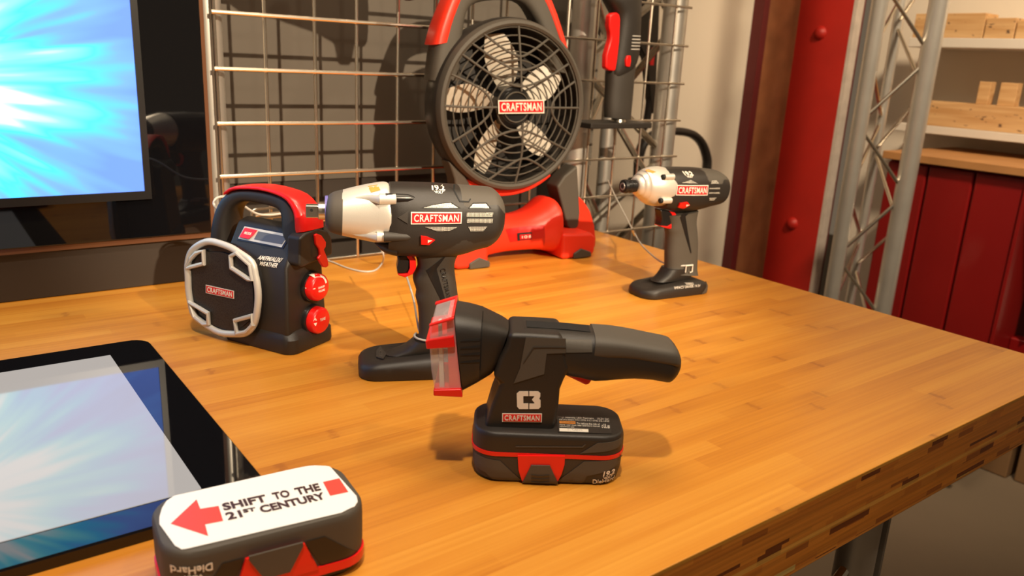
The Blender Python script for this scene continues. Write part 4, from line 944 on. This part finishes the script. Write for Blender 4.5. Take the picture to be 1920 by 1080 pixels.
# base
by = -.062
e_ = [(.0462,.1209),(.0898,.0067),(-.0584,.0995),(-.0682,.0125),(.0048,.1032)]
saddle = obj('base', span(BM(), [(-.095, .085, -.095, .012, .050), (-.088, .100, -.088, .006, .056), (-.070, .096, -.070, .010, .054), (-.035, .082, -.035, .014, .049), (.0, .080, .0, .014, .048), (.035, .090, .035, .013, .051), (.060, .108, .060, .008, .057), (.070, .110, .070, .006, .058), (.074, .104, .074, .008, .055)], e=2.7, sub=2, yc=0), ORG, t, label='orange-red saddle shaped base')
obj('base_end', prism(BM(), [(p[0], max(p[1], .0008)) for p in [(.1435,-.0061),(.1385,.0527),(.1358,.0847),(.1363,.1078),(.1439,.1075),(.1577,.0964),(.1737,.0764),(.1869,.0476),(.1936,.0187),(.1937,-.01)]], .0, .050), ORG, t, bevel=.004, label='orange-red end fin')
obj('base_end', prism(BM(), [(.070, .0008), (.138, .0008), (.146, .010), (.146, .040), (.136, .047), (.070, .050)], -.062, .050), ORG, t, bevel=.006, label='orange-red end block')
obj('base_end', prism(BM(), [(-.088, .0008), (-.150, .0008), (-.160, .010), (-.160, .038), (-.148, .050), (-.088, .052)], -.064, .050), ORG, t, bevel=.008, label='orange-red end block')
for q, yy in zip([[(-.1278,.0027),(-.1083,.0123),(-.0869,.0031),(-.0865,-.0067),(-.1269,-.0079)],[(.0955,.0098),(.1121,.0185),(.1353,.0101),(.1361,.0013),(.0957,-.0006)]], (-.0655, -.0635)):
    zmin = min(p[1] for p in q)
    obj('rubber_foot', prism(BM(), [(p[0], max(.0004, p[1]-zmin+.0004)) for p in q], yy-.002, -.045), GRY, t, bevel=.002, label='grey rubber foot')
dk = mat('deep_red_plastic', (.55, .006, .004), .45)
rc = decal('switch_recess', saddle, [(-.0478,.064),(.0335,.0669),(.0388,.0255),(.0313,.0422),(-.0372,.0395)], dk, off=.0004, label='darker red switch recess')
fr_ = decal('switch_frame', rc, [(-.0231,.055),(.0076,.0555),(.0081,.0418),(-.0214,.0412)], DARK, off=.0012, th=.001, label='dark switch frame')
rk = decal('rocker', fr_, [(-.0188,.0523),(.0051,.0524),(.0053,.0437),(-.0179,.0436)], BRED, off=.0026, th=.0015, label='red rocker switch')
lettering('rocker_print', rk, 'I O II', [(-.0144,.0503),(.0041,.0504),(.004,.0454),(-.0137,.0453)], CRM, off=.0046, bold=.02)

# ================================================================== battery lying on its head with a sticker
t = thing('battery_pack', 'upturned grey battery pack with a white arrow sticker, nearest the camera', 'battery', (.168, .498, 0), -6)
b2 = obj('casing', stack(BM(), [(0, 0, .0670, .0380, .020, .0128), (0, 0, .0678, .0388, .021, .020), (0, 0, .0680, .0392, .022, .040), (0, 0, .0682, .0396, .024, .0448), (0, 0, .0678, .0392, .024, .0476), (0, 0, .0668, .0384, .024, .0494), (0, 0, .0655, .0374, .024, .0500)], 8), GRY, t)
obj('rail_block', stack(BM(), [(0, 0, .060, .032, .018, .0005), (0, 0, .0645, .0365, .019, .0025), (0, 0, .0655, .0375, .020, .0075)], 8), BLK, t, label='black rail block underneath')
obj('red_band', stack(BM(), [(0, 0, .0685, .0398, .021, .0072), (0, 0, .0685, .0398, .021, .0138)], 8), RED, t, label='red band')
lt = decal('latch', b2, [(-.029, .0135), (.029, .0135), (.0250, .020), (.0195, .037), (.0165, .037), (-.0165, .037), (-.0195, .037), (-.0250, .020)], RED, off=.0005, th=.0024, label='red release latch')
decal('latch_grip', lt, [(-.0085, .019), (.0085, .019), (.0178, .0365), (.0178, .0395), (-.0178, .0395), (-.0178, .0365)], GRY, off=.0030, th=.0014, label='grey thumb pad')
decal('side_panel', b2, [(-.050, .014), (-.032, .014), (-.021, .034), (-.021, .037), (-.034, .037)], BLK2, off=.0003, label='black inset panel')
decal('side_panel', b2, [(.060, .014), (.032, .014), (.021, .034), (.021, .037), (.034, .037)], BLK2, off=.0003, label='black inset panel')
def flip(x0, x1, z0, z1): return [(x1, z0), (x0, z0), (x0, z1), (x1, z1)]
lettering('pack_print', b2, 'DieHard', flip(-.064, -.040, .0345, .0400), CRM, bold=.015)
lettering('voltage_print', b2, 'VOLT', flip(-.058, -.046, .0310, .0335), CRM, bold=.02)
lettering('voltage_print', b2, '19.2', flip(-.059, -.045, .0240, .0300), CRM, bold=.03)
zs = .0500
stk = decal('sticker', b2, [(-.0605,.0226),(-.0565,.0307),(-.0509,.0357),(.0466,.0378),(.0555,.0352),(.0606,.0301),(.0638,-.0207),(.0621,-.0276),(.0582,-.0323),(.047,-.0367),(-.0539,-.0337),(-.0568,-.0326),(-.0598,-.0271),(-.0649,.0026),(-.0636,.0118)], mat('white_sticker', (.90, .89, .87), .35), 'z', .0004, .0003, .006, label='white sticker with red arrow and black words', raised=True)
PRD = mat('sticker_red', (.88, .07, .05), .4)
decal('arrow_print', stk, [(-.0583,-.0003),(-.0378,.0234),(-.0378,.0099),(-.026,.0082),(-.0271,-.012),(-.0385,-.011),(-.0393,-.0257)], PRD, 'z', .0002, .0001, label='red arrow')
decal('square_print', stk, [(.0484,.0084),(.0609,.0084),(.0604,-.013),(.047,-.0124)], PRD, 'z', .0002, .0001, label='red square')
for s_, q in (('SHIFT', [(-.0239,.0102),(.0057,.0094),(.0057,-.0008),(-.0239,.0002)]), ('TO', [(.0106,.0092),(.0223,.0088),(.0218,-.0014),(.0103,-.0009)]), ('THE', [(.0266,.0087),(.0445,.0082),(.0438,-.0023),(.0262,-.0016)]),
  ('21', [(-.0244,-.0027),(-.0142,-.0036),(-.0142,-.0131),(-.024,-.0127)]), ('ST', [(-.0127,-.0035),(-.0043,-.0045),(-.0045,-.0094),(-.0128,-.0084)]), ('CENTURY', [(-.002,-.0042),(.0437,-.0056),(.0435,-.0153),(-.0018,-.014)])):
    lettering('sticker_lettering', stk, s_, q, mat('sticker_ink', (.05, .02, .02), .5) if s_ == 'SHIFT' else bpy.data.materials['sticker_ink'], 'z', .0003, .035)

# ================================================================== cables of the other tools
T0 = Vector((.474, .760, 0)); Rw = Matrix.Rotation(math.radians(-25), 3, 'Z')
loop = [tuple(T0+Rw @ Vector((-.004+.0215*math.cos(a), .0190*math.sin(a), .0415))) for a in [math.radians(150+340*i/16) for i in range(17)]]
cable('security_cable', 'grey cable looping from the wire grid down to the impact wrench grip', loop+join(at_y(.80, [(.4712,.0493)]), at_y(.86, [(.5005,.056)]), at_y(.92, [(.5249,.0667)]), at_y(.97, [(.5435,.0755)]), at_y(1.02, [(.5624,.0822)])), .0013, CABLE)
A = [(.5669,1.3043),(.5751,1.2666),(.5799,1.2236),(.5931,1.1896),(.6146,1.1868),(.6471,1.2233)]
B = [(.6325,.0261),(.6283,.0434),(.6192,.0582),(.6073,.0712),(.6033,.0824)]
cable('tether_cable', 'pale cable loop lying on the table below the impact wrench nose', [(a[0], a[1], .0016) for a in A]+[(b[0], 1.19+.01*i, b[1]) for i, b in enumerate(B)], .0016, CABLE)
A = [(.3112,.1538),(.3076,.1616),(.3119,.1675),(.3221,.1689),(.3356,.1653),(.3491,.1567),(.3628,.1458),(.3769,.1375),(.3952,.1338),(.4177,.1335)]
cable('radio_cable', 'thin grey cable looping behind the handle of the radio', [(a[0], 1.03+.006*i, a[1]) for i, a in enumerate(A)], .0017, CABLE)
A = [(.4384,.0953),(.4622,.0962),(.4846,.0963),(.5075,.0928)]
A2 = 0
cable('radio_cable', 'bright coiled cable bundle seen through the radio handle', [(a[0], 1.262+.006*i, a[1]) for i, a in enumerate(A)]+[(a[0], 1.280-.004*i, a[1]+.008) for i, a in enumerate(reversed(A))]+[(a[0], 1.268+.004*i, a[1]-.008) for i, a in enumerate(A)], .0022, STL)

# ================================================================== tools on the grid
Y0 = 1.215
A = [(1.1736,.2377)][0]
c = (A[0], Y0)
def LP(pts): return [(p[0]-c[0], p[1]) for p in pts]
q = LP([(1.0883,.2387),(1.1753,.2422),(1.2599,.2445),(1.2671,.2372),(1.2616,.2315),(1.0907,.2332)])
sh = thing('tool_shelf', 'small black plastic shelf hooked on the wire grid right of the fan', 'shelf', (c[0], Y0, 0))
x0, x1 = q[0][0], q[3][0]; zt = q[2][1]
obj('shelf_plate', prism(BM(), [(x0, -.026), (x1-.012, -.030), (x1, -.018), (x1, .052), (x0, .060)], zt-.011, zt, 'z'), BLK, sh, bevel=.002)
for xx in (x0+.015, x1-.02): obj('grid_hook', tube(BM(), [(xx, .05, zt-.006), (xx, .072, zt-.006), (xx, .074, zt+.016), (xx, .068, zt+.02)], .003, 8), STL, sh)
tl = thing('cordless_tool', 'upright black cordless tool with a red grip strip on the grid shelf', 'power tool', (c[0], Y0, zt))
def LQ(pts): return [(p[0]-c[0], p[1]-zt) for p in pts]
body = obj('body', span(BM(), [(*a, *b, w) for a, b, w in zip(
  LQ([(1.1183,.5146),(1.1214,.4923),(1.1245,.4774),(1.1387,.4632),(1.1496,.4485),(1.1516,.4149),(1.1505,.3753),(1.1497,.3486),(1.1534,.3326),(1.1658,.3248)]),
  LQ([(1.2118,.5232),(1.2141,.5001),(1.2145,.4845),(1.215,.4688),(1.2155,.453),(1.2184,.4186),(1.2212,.3782),(1.2112,.3533),(1.1913,.339),(1.1697,.3244)]),
  (.024,.025,.026,.026,.026,.025,.023,.021,.017,.010))], e=2.4, sub=2), BLK, tl)
obj('barrel', span(BM(), [(*a, *b, w, .002) for a, b, w in zip(
  LQ([(1.1479,.3646),(1.1471,.3485),(1.1485,.3217),(1.1493,.2946),(1.1508,.2672),(1.1531,.2534)]),
  LQ([(1.2186,.3672),(1.2183,.3508),(1.2178,.3232),(1.2185,.2954),(1.218,.2674),(1.2182,.2498)]),
  (.020,.021,.021,.020,.020,.019))], e=2.2, sub=2), DGR, tl, label='dark grey lower barrel')
obj('red_grip', prism(BM(), LQ([(1.1225,.4493),(1.1305,.4537),(1.1414,.4557),(1.1492,.4524),(1.1521,.4435),(1.1546,.4019),(1.1528,.3647),(1.1501,.3454),(1.133,.346),(1.1228,.3504),(1.121,.3741),(1.1261,.3926),(1.1302,.4059),(1.128,.4187),(1.1225,.4287)]), -.019, -.004), RED, tl, bevel=.004, label='red grip strip')
obj('button', prism(BM(), LQ([(1.1721,.3762),(1.1821,.3771),(1.1842,.3659),(1.1824,.3545),(1.1719,.3552),(1.1692,.368)]), -.0255, -.015), RED, tl, bevel=.002, label='red button')
for k in range(5):
    decal('vent', body, [(p[0], p[1]-k*.0063) for p in LQ([(1.1821,.4152),(1.2112,.416),(1.2114,.4142),(1.1815,.4133)])], SILP, off=.0004, label='pale vent bar')
p = LQ([(1.1867,.2631)])[0]
obj('nozzle', lathe(BM(), [(0.0005, .016), (.006, .015), (.010, .010)], (p[0], 0, 0), 'z', 28), STL, tl, label='shiny metal nozzle ring')
# hanging tools above the picture edge; their shadows fall on the charcoal board
p = [(.7082,.4506)][0]
hb = thing('hanging_tool', 'round dark brown tool end hanging at the top edge left of the fan', 'tool', (p[0], 1.25, p[1]))
obj('body', lathe(BM(), [(-.006, .004), (-.004, .011), (.004, .0155), (.02, .017), (.06, .018), (.11, .014)], (0, 0, 0), 'z', 32), mat('brown_plastic', (.09, .022, .006), .35), hb)
obj('grid_hook', tube(BM(), [(-.006, .002, .02), (-.007, .028, .02), (-.007, .034, .045)], .003, 8), STL, hb)
hd_ = thing('hanging_drill', 'black drill hanging on the wire grid above the wall screen corner', 'drill', (.60, 1.14, .46))
obj('body', prism(BM(), [(-.12, .085), (-.10, .072), (-.05, .068), (.02, .050), (.055, .035), (.062, .0), (.085, .0), (.095, .04), (.098, .16), (.03, .17), (-.12, .15)], -.022, .022), BLK, hd_, bevel=.006)
obj('chuck', lathe(BM(), [(-.175, .006), (-.165, .014), (-.12, .02)], (0, 0, .115), 'x', 24), ALD, hd_)
obj('grid_hook', tube(BM(), [(.0, .02, .15), (.0, .14, .155), (0, .15, .18)], .004, 8), STL, hd_)
